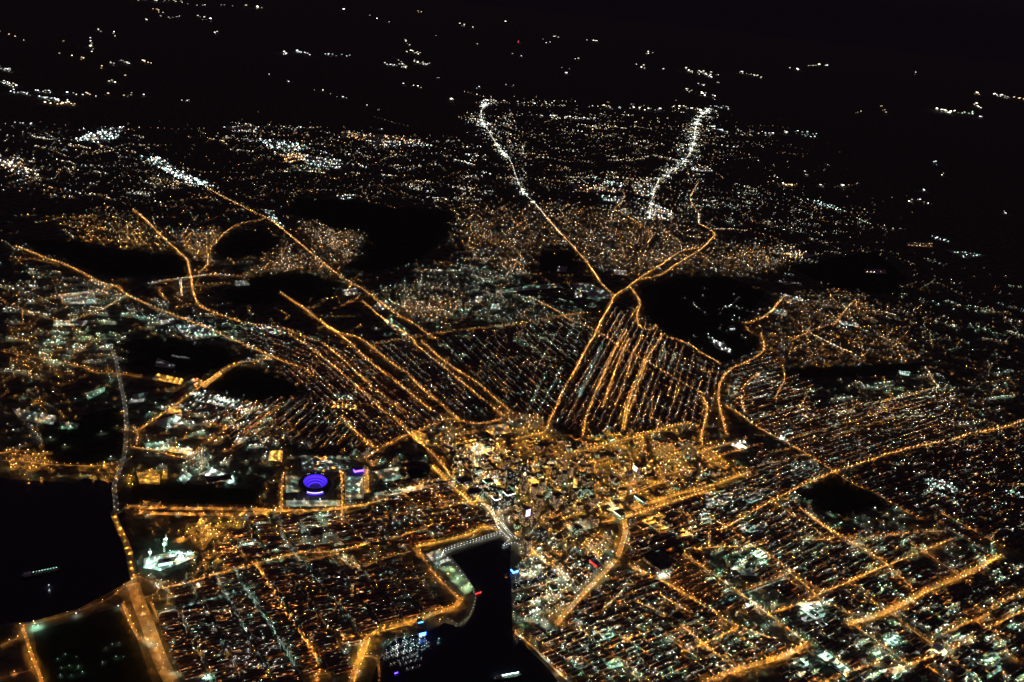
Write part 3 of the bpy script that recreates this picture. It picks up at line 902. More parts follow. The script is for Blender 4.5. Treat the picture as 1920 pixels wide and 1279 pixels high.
streaks("60,570 560,610 640,650 480,640 240,640 60,690", 30, "ttg", 40, 1.7, .46, slope=.1, ln=(10, 34))
streaks("270,760 480,750 530,850 330,890", 24, "ttw", 45, 1.9, .46, slope=-.3, ln=(10, 30))
streaks("690,540 1120,560 1110,620 960,760 820,640", 46, "ttg", 30, 1.5, .42, slope=.25, ln=(10, 34))
streaks("1330,950 1480,930 1560,1000 1780,1010 1920,1060 1920,1279 1480,1279 1300,1080", 70, "ttg", 50, 1.6, .44, slope=-.45, ln=(10, 36))
streaks("480,965 640,960 640,1030 420,1080", 14, "tt", 45, 1.6, .44, slope=-.2, ln=(10, 30))
streaks("965,1060 1060,1000 1100,1060 1000,1160", 16, "tw", 50, 1.9, .46, slope=-.3, ln=(8, 24))

# ------------------------------------------------------------------ white and coloured clusters: lit car parks and yards
def lot(poly, cols, rows, colsn, dn, gl, rp_=0.6, name="car_park", mat="lot", h=8.0, jit=0.5, fill=.8, lab=""):
    P = pts(poly)
    G = at(P)
    sheet(name, P, mat, kind="structure")
    if len(P) == 4:
        a, b, c, d = G
        k = []
        for i in range(rows):
            for j in range(colsn):
                if rng.random() > fill:
                    continue
                u, v_ = (j + .5 + jit * rng.uniform(-.5, .5)) / colsn, (i + .5 + jit * rng.uniform(-.5, .5)) / rows
                k.append((a * (1 - u) + b * u) * (1 - v_) + (d * (1 - u) + c * u) * v_)
        q = np.array(k or [G.mean(0)])
    else:
        nn = rows * colsn
        lo, hi = P.min(0), P.max(0)
        o = []
        while len(o) < nn:
            c_ = rng.uniform(lo, hi, (nn, 2))
            o += list(c_[inside(c_, P)])
        q = at(np.array(o[:nn]))
    far = max(1.0, dist(q).mean() / 7000)
    lamps(q, cols, dn * .45 * far, gl * (1.15 if far < 1.6 else 2.6), rp_ * (1 if far < 1.6 else 1.25), h, "flood", lab or "lit yard", keep=True)


# stadium district
lot("535,893 560,893 560,925 536,925", "ct", 4, 3, 60, 0.9, .35, lab="pale car park beside the purple stadium")
lot("646,893 681,893 682,936 647,938", "ct", 4, 2, 250, 1.0, .5, jit=0, lab="pale car park right of the purple stadium")
lot("536,939 638,939 638,950 537,951", "ct", 2, 10, 80, 1.0, .35, lab="pale car park in front of the purple stadium")
lot("700,884 745,876 770,896 720,905", "ct", 3, 4, 160, 1.0, .45, lab="pale car park near the dark ballpark")
lot("700,925 818,905 820,912 705,936", "ct", 2, 14, 120, 1.0, .4, lab="long pale car park beside the railway tracks")
lot("565,855 640,855 640,886 565,886", "t", 3, 6, 25, 1.4, .5, lab="dim green-lit car park behind the stadium")
# left side
lot("374,890 396,878 446,896 442,912", "twt", 3, 6, 200, 1.6, .5, lab="bright pale-green freight yard left of the stadium")
lot("335,898 350,885 362,893 345,910", "wt", 3, 3, 120, 1.6, .5)
lot("354,738 384,735 470,760 440,768 368,752", "wwt", 5, 10, 120, 2.2, .62, lab="glaring white vehicle yard in the left of the city")
lot("355,712 370,708 384,720 366,726", "wpr", 2, 4, 120, 2.2, .6)
lot("375,722 412,697 418,702 384,729", "yo", 2, 8, 110, 2.0, .5)
lot("296,700 346,712 340,723 284,713", "oy", 2, 6, 330, 2.0, .6, jit=.1, lab="orange-lit truck yard beside the dark park")
lot("318,765 345,761 340,774 312,778", "oy", 2, 3, 330, 2.0, .6, jit=.1)
lot("320,838 362,842 358,854 316,848", "y", 2, 5, 300, 1.8, .55, jit=.1)
lot("505,846 531,845 529,866 503,865", "yo", 3, 2, 420, 2.6, .7, jit=.05, lab="small yellow-lit yard behind the stadium")
lot("622,756 670,760 668,770 622,765", "yo", 2, 6, 330, 1.8, .55, jit=.1)
lot("270,832 315,830 320,846 275,845", "tg", 2, 7, 100, 1.6, .5)
lot("292,790 340,775 345,795 315,806 290,797", "t", 2, 3, 90, .8, .4)
lot("625,738 668,736 670,750 640,752 622,746", "t", 2, 4, 160, 1.2, .45, mat="palewall")
lot("108,552 176,545 182,572 120,570", "tw", 3, 9, 70, 1.4, .45)
lot("328,608 395,610 412,632 350,640", "wtw", 3, 7, 90, 2.6, .6, lab="white-lit yard beside the curving orange avenue")
lot("452,616 500,612 535,622 500,630", "tw", 2, 7, 150, 1.4, .5)
lot("440,528 462,526 470,536 442,538", "w", 2, 5, 60, 2.2, .5)
lot("300,602 328,598 328,606 300,610", "w", 2, 4, 40, 2.4, .5)
lot("100,600 165,602 160,612 100,612", "wt", 2, 6, 60, 1.8, .55)
lot("255,885 300,890 300,910 262,908", "yo", 2, 5, 160, 1.6, .5)
lot("20,765 105,780 100,798 40,790", "wtc", 3, 5, 60, 2.2, .6, fill=.8)
lot("110,790 150,795 145,806 115,806", "cg", 2, 3, 110, 1.6, .6)
lot("160,738 198,726 196,735 165,752", "gt", 2, 5, 70, 1.4, .45)
lot("250,740 280,735 268,755 240,758", "tw", 2, 5, 80, 1.8, .5)
lot("295,672 330,685 325,692 290,688", "w", 1, 6, 20, 1.8, .42)
lot("322,666 356,671 356,675 322,670", "w", 1, 6, 10, 2.0, .42)
# north and west
lot("1072,532 1102,530 1146,550 1150,562 1112,560 1086,546", "tw", 3, 7, 60, .8, .4, name="rail_yard", lab="pale rail yard where the avenues meet")
lot("930,546 990,535 1050,532 1052,540 985,545 935,552", "cgt", 2, 9, 50, .9, .4, name="rail_yard")
lot("1076,550 1092,548 1092,560 1076,560", "w", 2, 2, 60, 3.2, .8)
lot("890,556 908,556 908,568 890,568", "w", 2, 2, 50, 3.4, .8)
lot("920,570 938,570 938,582 920,582", "wt", 2, 3, 50, 3.0, .7)
lot("1044,500 1064,500 1062,510 1044,510", "w", 2, 2, 30, 3.2, .7)
lot("1150,505 1176,508 1176,518 1152,516", "w", 2, 4, 50, 3.0, .6)
lot("1108,332 1140,340 1172,345 1165,352 1140,346", "wt", 3, 8, 80, 1.8, .5)
lot("1125,365 1170,372 1165,385 1130,376", "wtc", 3, 7, 90, 1.8, .5)
lot("1072,345 1130,350 1165,356 1130,362 1076,360", "opc", 3, 9, 80, 1.7, .5)
lot("1160,390 1180,395 1182,405 1166,402", "t", 2, 3, 60, .9, .4)
lot("1335,635 1360,645 1372,662 1350,658 1338,650", "w", 3, 5, 90, 3.4, .7, lab="glaring white lot inside the dark hill park")
lot("1365,612 1376,610 1380,620 1368,622", "w", 1, 3, 40, 2.8, .7)
lot("1362,720 1384,712 1388,722 1376,748 1366,742", "tc", 3, 4, 90, .9, .4, name="rail_yard")
lot("1482,772 1512,762 1532,778 1505,792", "twc", 3, 4, 90, 1.2, .5)
lot("1546,790 1568,786 1576,798 1552,800", "t", 2, 4, 60, 1.0, .45)
lot("1684,695 1708,698 1704,706 1688,704", "tw", 2, 5, 90, 1.6, .5)
lot("1470,560 1500,556 1508,566 1474,570", "wt", 2, 5, 60, 2.4, .55)
lot("1570,600 1606,606 1608,614 1576,610", "tw", 2, 6, 90, 2.0, .5)
lot("1440,576 1476,582 1476,594 1444,590", "wt", 2, 5, 80, 2.0, .55)
lot("1462,460 1480,460 1525,480 1500,488 1468,482", "yoc", 3, 9, 70, 1.9, .5, lab="yellow-lit shopping centre beyond the dark hill park")
lot("1770,468 1825,474 1850,480 1810,486", "gtw", 2, 9, 60, 1.8, .45)
lot("1745,440 1775,447 1780,458 1750,450", "tw", 1, 9, 30, 1.7, .45)
lot("1700,455 1750,455 1748,466 1702,462", "op", 2, 9, 40, 1.6, .45)
lot("1508,373 1545,380 1592,397 1580,398 1540,388", "tw", 3, 10, 60, 1.5, .45, lab="thin white-lit strip road on the far right")
lot("1620,505 1660,506 1662,514 1622,513", "pw", 1, 6, 60, 1.6, .5)
lot("1460,810 1480,805 1486,816 1470,822", "wt", 2, 3, 80, 2.6, .7)
lot("1416,700 1440,698 1444,712 1420,712", "tw", 2, 4, 60, 2.2, .6)
lot("1730,897 1770,902 1812,922 1790,926 1740,914", "wt", 4, 8, 80, 2.6, .6, lab="blue-white lit depot north-east of the cemetery")
lot("1880,918 1930,925 1930,938 1885,932", "wt", 2, 6, 60, 2.4, .6)
lot("1740,915 1790,935 1800,950 1770,945", "wt", 2, 5, 40, 1.6, .5)
# right and lower right
lot("1410,1036 1428,1032 1446,1054 1426,1060", "gt", 4, 4, 420, 2.2, .7, mat="palewall", h=15.0, lab="mint-white floodlit roof right of the dark postal roof")
lot("1228,1076 1246,1068 1268,1078 1240,1092", "tw", 4, 5, 70, 1.4, .5)
lot("1205,978 1238,962 1262,985 1236,1000", "y", 5, 6, 260, 2.0, .5, lab="glaring yellow yard beside the elevated highway")
lot("1272,992 1306,988 1310,1006 1280,1008", "cyp", 3, 4, 200, 1.8, .6)
lot("1308,962 1330,960 1336,986 1316,988", "gtw", 3, 4, 90, 1.6, .5)
lot("1110,1185 1150,1178 1158,1198 1122,1206", "tg", 5, 4, 60, 1.0, .45)
lot("1130,1240 1160,1235 1170,1250 1140,1256", "tg", 3, 4, 60, 1.2, .5)
lot("1380,985 1440,985 1430,1000 1390,1000", "wt", 3, 6, 40, 2.2, .5)
lot("1320,925 1370,918 1380,945 1325,950", "wtg", 4, 6, 50, 2.2, .5)
lot("1385,930 1420,925 1432,940 1400,948", "tw", 2, 4, 50, 2.0, .5)
lot("1842,1228 1870,1222 1880,1262 1850,1275", "gt", 5, 3, 60, 1.2, .45)
lot("1650,1258 1690,1248 1700,1260 1660,1272", "twp", 2, 4, 90, 1.0, .45)
lot("1655,1160 1690,1170 1688,1182 1660,1172", "cg", 2, 4, 90, 1.2, .45)
lot("1368,1060 1425,1068 1420,1082 1370,1078", "t", 3, 5, 18, 1.2, .42)
lot("1585,1018 1610,1012 1622,1022 1596,1030", "t", 2, 3, 40, 1.0, .4)
# centre
lot("905,905 930,892 960,888 990,895 940,910", "wc", 3, 6, 40, 1.6, .45, lab="pale plaza among the downtown towers")
lot("1370,835 1395,826 1402,836 1380,845", "cyw", 3, 4, 330, 3.0, .8, lab="dazzling station forecourt at the right of downtown")
lot("1000,888 1010,905 1005,912 990,902", "y", 3, 2, 300, 2.5, .6)
lot("1075,900 1084,899 1082,915 1074,916", "y", 3, 1, 300, 2.5, .6)
lot("870,835 905,828 930,845 895,855", "ct", 3, 4, 30, 1.4, .45)
lot("905,800 950,795 960,812 920,818", "ct", 3, 4, 45, 1.2, .45)
lot("770,805 775,830 808,838 800,815", "yo", 3, 4, 160, 1.8, .5)
lot("1528,1222 1545,1220 1594,1258 1580,1266", "t", 2, 9, 130, 1.2, .45, mat="palewall", h=15.0, lab="long teal-lit school yard on the lower edge")
lot("1484,1236 1514,1232 1516,1248 1488,1252", "t", 3, 4, 150, 1.2, .45, mat="palewall", h=15.0)
lot("1655,1198 1682,1194 1684,1208 1660,1212", "t", 2, 4, 130, 1.2, .45, mat="palewall", h=15.0)
lot("1635,1220 1648,1218 1656,1236 1644,1240", "g", 2, 3, 110, 1.2, .45, mat="palewall", h=15.0)
lot("1496,1132 1536,1128 1552,1160 1505,1172", "wt", 4, 5, 60, 1.6, .5, mat="palewall", h=15.0)
lot("1480,870 1530,860 1540,885 1490,900", "t", 3, 6, 30, 1.2, .42)
lot("1060,985 1100,975 1108,992 1070,1000", "tc", 3, 5, 60, 1.4, .45)
lot("1135,945 1160,940 1170,955 1145,960", "tc", 3, 4, 110, 1.4, .45)
# harbor lawn
lot("822,1066 842,1060 892,1106 872,1118", "cw", 3, 7, 130, .9, .35, name="harbor_lawn", h=15.0, mat="lawn", lab="lit green lawn beside the harbor basin")
lot("798,1040 825,1030 845,1052 818,1062", "tcw", 3, 4, 60, 1.6, .45)
lot("270,1048 300,1040 345,1030 372,1045 300,1072 268,1066", "twt", 6, 9, 130, 1.9, .6, name="plant_yard", lab="blue-green lit works beside the highway bridge")
# far upper left strips
lot("140,262 200,241 238,238 215,262 186,270", "wtw", 4, 14, 150, 2.2, .6)
lot("264,293 300,296 345,325 406,350 360,349 300,318", "wwt", 6, 16, 150, 2.1, .6)
lot("-5,288 40,305 75,330 30,325 -5,308", "wcp", 4, 11, 120, 2.0, .6)
lot("485,262 540,264 588,278 540,284 500,278", "wtw", 4, 13, 130, 2.2, .6)
lot("522,290 560,288 575,300 540,308", "op", 3, 10, 150, 1.9, .55)
lot("560,290 640,300 638,318 580,312", "wtw", 3, 14, 110, 1.9, .55)
lot("540,308 600,312 606,324 552,322", "g", 3, 6, 60, .7, .4)
lot("640,247 760,256 800,272 700,266 640,256", "op", 3, 18, 110, 1.7, .5)
lot("680,262 800,268 815,276 700,276", "tw", 2, 18, 70, 1.9, .5)
lot("415,238 470,230 500,250 440,250", "cw", 2, 10, 60, 1.3, .45)
lot("630,366 665,364 660,375 635,376", "wt", 2, 7, 60, 1.8, .5)
lot("490,392 510,395 530,425 510,415", "tw", 4, 4, 60, 1.4, .5)
lot("505,406 512,400 536,428 526,432", "t", 4, 2, 160, 1.0, .45)
lot("640,545 668,540 672,552 650,556", "w", 3, 4, 110, 3.0, .6, lab="white-lit crossing on the long slanting avenue")
lot("715,598 740,600 770,622 760,632 735,618", "cgt", 4, 5, 90, .8, .4)
lot("720,560 735,575 712,585 690,580", "w", 1, 6, 40, 2.4, .5)
lot("1215,380 1260,395 1262,415 1215,412", "wpw", 5, 8, 50, 2.2, .55)
lot("1180,345 1225,350 1222,372 1190,365", "twp", 4, 7, 40, 1.7, .5)
lot("895,228 940,235 930,245 890,238", "wc", 2, 10, 90, 2.4, .6)
lot("905,185 935,188 925,198 900,200", "wc", 2, 6, 90, 2.4, .6)
lot("1290,305 1330,315 1340,325 1300,322", "wtp", 2, 9, 60, 2.0, .55)

scatter("940,770 1030,780 1035,812 960,820 930,800", 70, "ppow", 60, 1.8, .46, strings=.3, soft=5, lab="downtown streets")
streaks("0,560 220,640 200,720 0,700", 26, "wtpo", 22, 2.4, .52, slope=.1, ln=(12, 40))
streaks("60,770 230,760 230,830 60,840", 8, "wcp", 30, 2.6, .6, slope=-.1, ln=(14, 40))
scatter("1935,640 2400,700 2400,1500 1935,1290", 1300, "popct", 40, 1.4, .42, strings=.7, soft=5)
scatter("-420,420 -15,400 -15,880 -420,900", 500, "popct", 25, 1.4, .42, strings=.7, soft=5)
scatter("300,1292 690,1292 690,1480 200,1480", 350, "popct", 45, 1.6, .42, strings=.7, soft=3)
scatter("1075,1292 2000,1292 2300,1500 1150,1500", 700, "popct", 45, 1.6, .42, strings=.7, soft=3)
scatter("872,842 902,832 962,985 938,1000 905,930", 130, "wwc", 40, 2.8, .55, strings=0, lab="downtown streets", soft=4)
lot("95,1228 150,1222 165,1275 110,1282", "t", 3, 3, 16, .8, .4, mat="grass", lab="faint green-lit yard in the bottom left")
lot("178,1212 228,1200 240,1240 190,1254", "tw", 2, 4, 10, 1.2, .4, mat="grass", lab="faint green-lit yard in the bottom left")
BIG = "95,824 190,813 220,802 122,838 208,860 277,1204 308,1174 325,1203 278,1175 238,1104 248,1090 143,1155 222,1141 283,1081 92,1102 580,832 552,940 570,940 600,940 462,970 655,940 545,858 362,795"
lamps(at(pts(BIG)), "wcw", 40, 2.2, .8, 10, "flood", "dark open ground at the left", keep=True)
for k_, (a_, b_) in enumerate((("68,1177", "tg"), ("392,1270", "t"), ("533,99", "w"), ("1385,838", "wc"), ("1466,822", "w"), ("370,1100", "c"))):
    lamps(at(pts(a_)) + rng.normal(0, 8, (5, 2)), b_, 160, 3.0, 1.0, 10, "flood", "dark open ground at the left" if k_ < 2 else "lit yard", keep=True)

# ------------------------------------------------------------------ towns far off, out to the horizon
TOWN = """
250,2 330,5 400,14 c 24
330,5 480,16 490,17 c 14
288,18 310,27 o 6
300,33 340,34 c 8
360,32 395,37 c 8
274,36 276,43 c 3
212,62 216,68 w 3
183,58 188,61 c 3
168,75 174,100 c 9
118,80 122,83 o 2
148,109 158,113 o 4
205,118 215,124 c 4
222,113 242,122 c 10
265,115 285,120 o 7
402,62 408,68 c 4
532,99 538,104 w 9
552,97 588,106 w 14
608,104 660,107 w 12
0,128 22,137 c 14
0,155 32,163 c 16
10,174 55,178 w 14
60,172 168,181 w 16
72,183 135,195 w 34
78,194 140,197 o 18
160,178 290,182 p 14
340,189 360,190 w 4
204,154 222,157 w 5
760,75 768,88 c 7
762,98 790,102 c 10
720,120 765,130 c 18
738,108 762,130 c 16
770,115 804,124 c 18
785,24 810,27 o 5
860,47 888,53 c 6
944,41 950,43 c 3
970,80 976,83 r 4
1022,78 1030,84 w 4
1034,68 1048,71 c 4
1098,76 1125,80 c 6
1208,99 1224,103 c 7
1078,112 1082,115 w 2
1190,118 1210,130 w 6
1240,130 1245,132 w 2
889,166 906,170 w 2
945,158 965,161 w 4
1058,138 1064,140 w 2
820,146 824,148 w 2
756,158 792,164 c 4
840,186 852,189 c 6
1284,128 1300,138 c 6
1290,135 1345,142 c 24
1320,140 1335,147 c 12
1385,138 1428,146 c 16
1340,155 1350,157 c 3
1310,160 1325,164 c 5
1285,170 1322,180 c 16
1335,178 1340,190 w 5
1505,122 1552,127 c 9
1480,130 1500,133 c 4
1715,138 1720,140 c 2
1650,200 1660,214 o 7
1606,210 1612,212 c 3
1752,206 1782,214 c 22
1785,211 1835,214 g 12
1820,168 1834,178 o 7
1862,178 1892,186 c 18
1895,184 1925,189 o 9
1828,198 1840,208 c 6
1836,220 1840,222 w 2
1490,247 1530,255 t 10
1330,238 1365,250 t 16
1380,245 1450,253 c 20
1470,248 1476,252 w 5
1503,255 1528,259 c 8
1505,320 1512,330 w 3
1548,308 1552,312 w 2
1745,305 1756,309 w 3
1702,377 1712,380 w 3
1720,376 1752,386 w 7
1728,357 1735,360 w 4
1763,327 1768,330 w 2
1568,340 1585,354 w 6
1532,346 1545,352 c 4
1440,342 1495,350 o 22
1450,330 1462,336 p 5
1880,400 1895,405 w 3
1420,300 1424,304 w 1
500,140 720,210 w 12
640,20 1100,140 w 10
0,60 250,150 o 10
20,230 120,240 w 5
900,190 1330,212 c 60
1260,200 1345,212 c 30
1330,200 1375,206 w 10
960,215 1120,225 w 24
"""
for line in TOWN.strip().splitlines():
    q = line.split()
    P = pts(" ".join(q[:-2]))
    cnum = int(q[-1])
    seg = rng.integers(0, len(P) - 1, cnum)
    t = rng.random(cnum)
    p = P[seg] * (1 - t[:, None]) + P[seg + 1] * t[:, None]
    p[:, 1] += rng.normal(0, 1.3, cnum)
    p[:, 0] += rng.normal(0, 1.5, cnum)
    cc = {"w": "wwc", "c": "ccw", "o": "op", "t": "tw", "g": "gc", "p": "ppw", "r": "r"}[q[-2]]
    lamps(at(p), cc, 30, 2.4, 0.85, 10, "town", "far towns", jit=.45, keep=True)

# ------------------------------------------------------------------ harbor promenade lamps
def lamp_line(s, step_, cols, dn, gl, rp_=0.45, kind="promenade", lab="", h=6.0, z=0.3):
    L = smooth(at(pts(s)), step_ * 1.5)
    lamps(L + rng.normal(0, .8, L.shape), cols, dn * .16, gl * 1.2, rp_, h, kind, lab, z=z, jit=.12, keep=True)


HB = "white lamp on the stone quay edging the harbor basin"
for off in (0, 1):
    s_ = "828,%d 838,%d 890,%d 937,%d" % (1046 - 4 * off, 1034 - 4 * off, 1018 - 4 * off, 1003 - 4 * off)
    lamp_line(s_, 14, "w", 70, 2.2, .5, lab=HB)
lamp_line("937,1006 955,1012 942,1026 962,1020 975,1024", 12, "w", 70, 2.2, .5, lab=HB)
lamp_line("930,985 938,996 950,1008", 9, "w", 70, 2.4, .5, lab="white lamp on the plaza at the harbor's north-west corner")
lamp_line("938,982 948,996 960,1010", 9, "w", 70, 2.4, .5, lab="white lamp on the plaza at the harbor's north-west corner")
lamp_line("944,985 956,1000 968,1012", 10, "w", 70, 2.2, .5, lab="white lamp on the plaza at the harbor's north-west corner")
lamp_line("820,1066 832,1055 845,1052", 14, "w", 60, 2.0, .45, lab=HB)
lamp_line("850,1058 866,1078 885,1104", 24, "w", 30, 2.2, .45, lab="white lamp on the walk between lawn and water")
lamp_line("893,1112 890,1130 881,1154 868,1168 856,1172 845,1165 830,1160", 18, "c", 60, 1.3, .42, lab="cream lamp on the curved promenade at the harbor's west shore")
lamp_line("966,1085 968,1100", 14, "w", 30, 2.0, .42, lab="white lamp on the short quay east of the basin")
lamp_line("960,1108 1000,1097 1046,1086", 22, "c", 40, 1.6, .42, lab="cream lamp along the first east pier")
lamp_line("962,1136 972,1118 980,1116", 14, "w", 30, 1.8, .42, lab="white lamp on the small pier east of the basin")
lamp_line("963,1150 964,1162 974,1166 1000,1158", 12, "t", 60, 1.6, .42, lab="green lamp round the lower east pier")
lamp_line("1000,1078 1010,1085 1022,1080 1012,1074", 10, "w", 60, 2.0, .45, lab="white lamp on the mid east pier")
for s_ in ("720,1237 770,1217", "732,1247 780,1226", "750,1246 790,1235", "762,1255 787,1249", "717,1230 770,1200"):
    lamp_line(s_, 16, "w", 12, 1.0, .32, lab="small white lamp on a marina jetty", h=3.5)
lamp_line("770,1205 775,1212 790,1216 800,1208 796,1200", 12, "tw", 60, 2.0, .5, lab="white lamp round the marina clubhouse basin")

# ------------------------------------------------------------------ build the lamps
HEADP = {}


def lamp_proto(kind, c, dn, gl, r, h):
    """Meshes of one street lamp: pole, arm, head, lens (shared by copies)."""
    key = (kind, c, round(dn), round(gl, 1), round(r * 2) / 2, round(h))
    if key in HEADP:
        return HEADP[key]
    r = key[4]
    a = MB()
    a.cyl(0, 0, .22, .14, 0, h + .6, 6)
    pole = mesh("pole", a.v, a.f)
    b = MB()
    b.box(-.08, r * .5, -.08, .08, h + .45, h + .6)
    arm = mesh("arm", b.v, b.f)
    d = MB()
    v = [(r * x, r * y, h) for x, y in ((-.5, -.5), (.5, -.5), (.5, .5), (-.5, .5))] + [(r * .8 * x, r * .8 * y, h + r * .7) for x, y in ((-.5, -.5), (.5, -.5), (.5, .5), (-.5, .5))]
    v = [(2 * x, 2 * y, z) for x, y, z in v]
    d.add(v, [(0, 1, 5, 4), (1, 2, 6, 5), (2, 3, 7, 6), (3, 0, 4, 7), (4, 5, 6, 7)])
    head = mesh("lamp_head", d.v, d.f)
    e = MB()
    e.add([(x * .96, y * .96, h - .05) for x, y, z in v[:4]], [(3, 2, 1, 0)])
    lens = mesh("lens", e.v, e.f)
    for me, m in ((pole, MAT["steel"]), (arm, MAT["steel"]), (head, em("glow", c, gl)), (lens, em("down", c, dn))):
        me.materials.append(m)
    HEADP[key] = (pole, arm, head, lens)
    return HEADP[key]


CN = {"o": "orange", "p": "pale orange", "y": "yellow", "w": "white", "t": "green-white", "g": "green", "c": "cream", "b": "blue", "v": "violet", "r": "red"}


def quant(x):
    return 10 ** (round(math.log10(max(x, 1)) * 6) / 6)


def single_lamp(L, name, label, cat, group):
    kind, x, y, z, r, h, c, dn, gl, lab = L
    t = thing(name, label, cat, (x, y, z), rng.uniform(0, 6.28), group)
    pole, arm, head, lens = lamp_proto(kind, c, quant(dn), quant(gl * 10) / 10, r, h)
    link("pole", pole, (), t)
    link("arm", arm, (), t)
    ho = link("lamp_head", head, (), t)
    link("lens", lens, (), ho)


def lamp_mass(Ls, name, label):
    n = len(Ls)
    A = np.array([l[1:6] for l in Ls], float)
    x, y, z, r, h = A.T
    mats, idx = [], {}

    def slot(m):
        if m.name not in idx:
            idx[m.name] = len(mats)
            mats.append(m)
        return idx[m.name]
    mg = np.array([slot(em("glow", l[6], quant(l[8] * 10) / 10)) for l in Ls])
    md = np.array([slot(em("down", l[6], quant(l[7]))) for l in Ls])
    ms = slot(MAT["steel"])
    cx = np.array([-1, 1, 1, -1.])
    cy_ = np.array([-1, -1, 1, 1.])
    ang = rng.uniform(0, 1.57, n)
    ca, sa = np.cos(ang)[:, None], np.sin(ang)[:, None]
    V = np.zeros((n, 18, 3))

    def ring(k, s, zz):
        X, Y = cx[None] * s[:, None], cy_[None] * s[:, None]
        V[:, k:k + 4, 0] = x[:, None] + X * ca - Y * sa
        V[:, k:k + 4, 1] = y[:, None] + X * sa + Y * ca
        V[:, k:k + 4, 2] = zz[:, None]
    ring(0, r, z + h)
    ring(4, r * .8, z + h + r * .7)
    ring(8, r * .96, z + h - .05)
    for k in range(3):
        for j, (zz, rr) in enumerate(((z, .22), (z + h, .14))):
            V[:, 12 + 3 * j + k, 0] = x + rr * math.cos(k * 2.094)
            V[:, 12 + 3 * j + k, 1] = y + rr * math.sin(k * 2.094)
            V[:, 12 + 3 * j + k, 2] = zz
    faces = np.array([(0, 1, 5, 4), (1, 2, 6, 5), (2, 3, 7, 6), (3, 0, 4, 7), (4, 5, 6, 7), (11, 10, 9, 8), (12, 13, 16, 15), (13, 14, 17, 16), (14, 12, 15, 17)])
    FI = (faces[None] + 18 * np.arange(n)[:, None, None]).reshape(-1)
    MI = np.zeros((n, 9), np.int32)
    MI[:, :5] = mg[:, None]
    MI[:, 5] = md
    MI[:, 6:] = ms
    me = bpy.data.meshes.new(name)
    nf = n * 9
    me.vertices.add(n * 18)
    me.vertices.foreach_set("co", V.reshape(-1).astype(np.float32))
    me.loops.add(nf * 4)
    me.loops.foreach_set("vertex_index", FI.astype(np.int32))
    me.polygons.add(nf)
    me.polygons.foreach_set("loop_start", np.arange(0, nf * 4, 4, dtype=np.int32))
    me.polygons.foreach_set("loop_total", np.full(nf, 4, np.int32))
    me.polygons.foreach_set("material_index", MI.reshape(-1))
    me.update(calc_edges=True)
    me.validate()
    link(name, me, mats, kind="stuff", label=label)


byk = {}
for l in LAMPS:
    byk.setdefault(l[0], []).append(l)


def visible(Ls):
    A = np.array([l[1:3] for l in Ls])
    q = px(A)
    ok = (q[:, 0] > 4) & (q[:, 0] < W0 - 4) & (q[:, 1] > 4) & (q[:, 1] < H0 - 4)
    return ok, dist(A)


for kind, Ls in byk.items():
    ok, d = visible(Ls)
    d = np.where(ok, d, 1e9)
    if kind == "street":
        o = np.argsort(d)
        for i in o[:300]:
            l = Ls[i]
            where = "on the " + l[9] if l[9] != "roadside" else "on a side road near the lower edge"
            single_lamp(l, "street_lamp", "%s street lamp %s" % (CN[l[6]], where), "street lamp", "street lamps of the city")
        lamp_mass([Ls[i] for i in o[300:]], "street_lamps", "thousands of small orange and white street lamps across the city")
    elif kind == "flood":
        o = np.argsort(d)
        for i in o[:300]:
            l = Ls[i]
            where = l[9] if l[9] != "lit yard" else "small lit yard among dark blocks"
            single_lamp(l, "floodlight", "%s floodlight mast on the %s" % (CN[l[6]], where), "floodlight", "floodlights of the lit yards")
        lamp_mass([Ls[i] for i in o[300:]], "floodlights", "many white and orange floodlights over distant lit yards")
    elif kind == "promenade":
        for i in np.argsort(d)[:300]:
            l = Ls[i]
            single_lamp(l, "promenade_lamp", l[9], "lamp", "lamps round the harbor")
    else:
        lamp_mass(Ls, "distant_town_lights", "faint clusters of lights of towns out to the horizon")
print("LAMPS", {k: len(v_) for k, v_ in byk.items()})

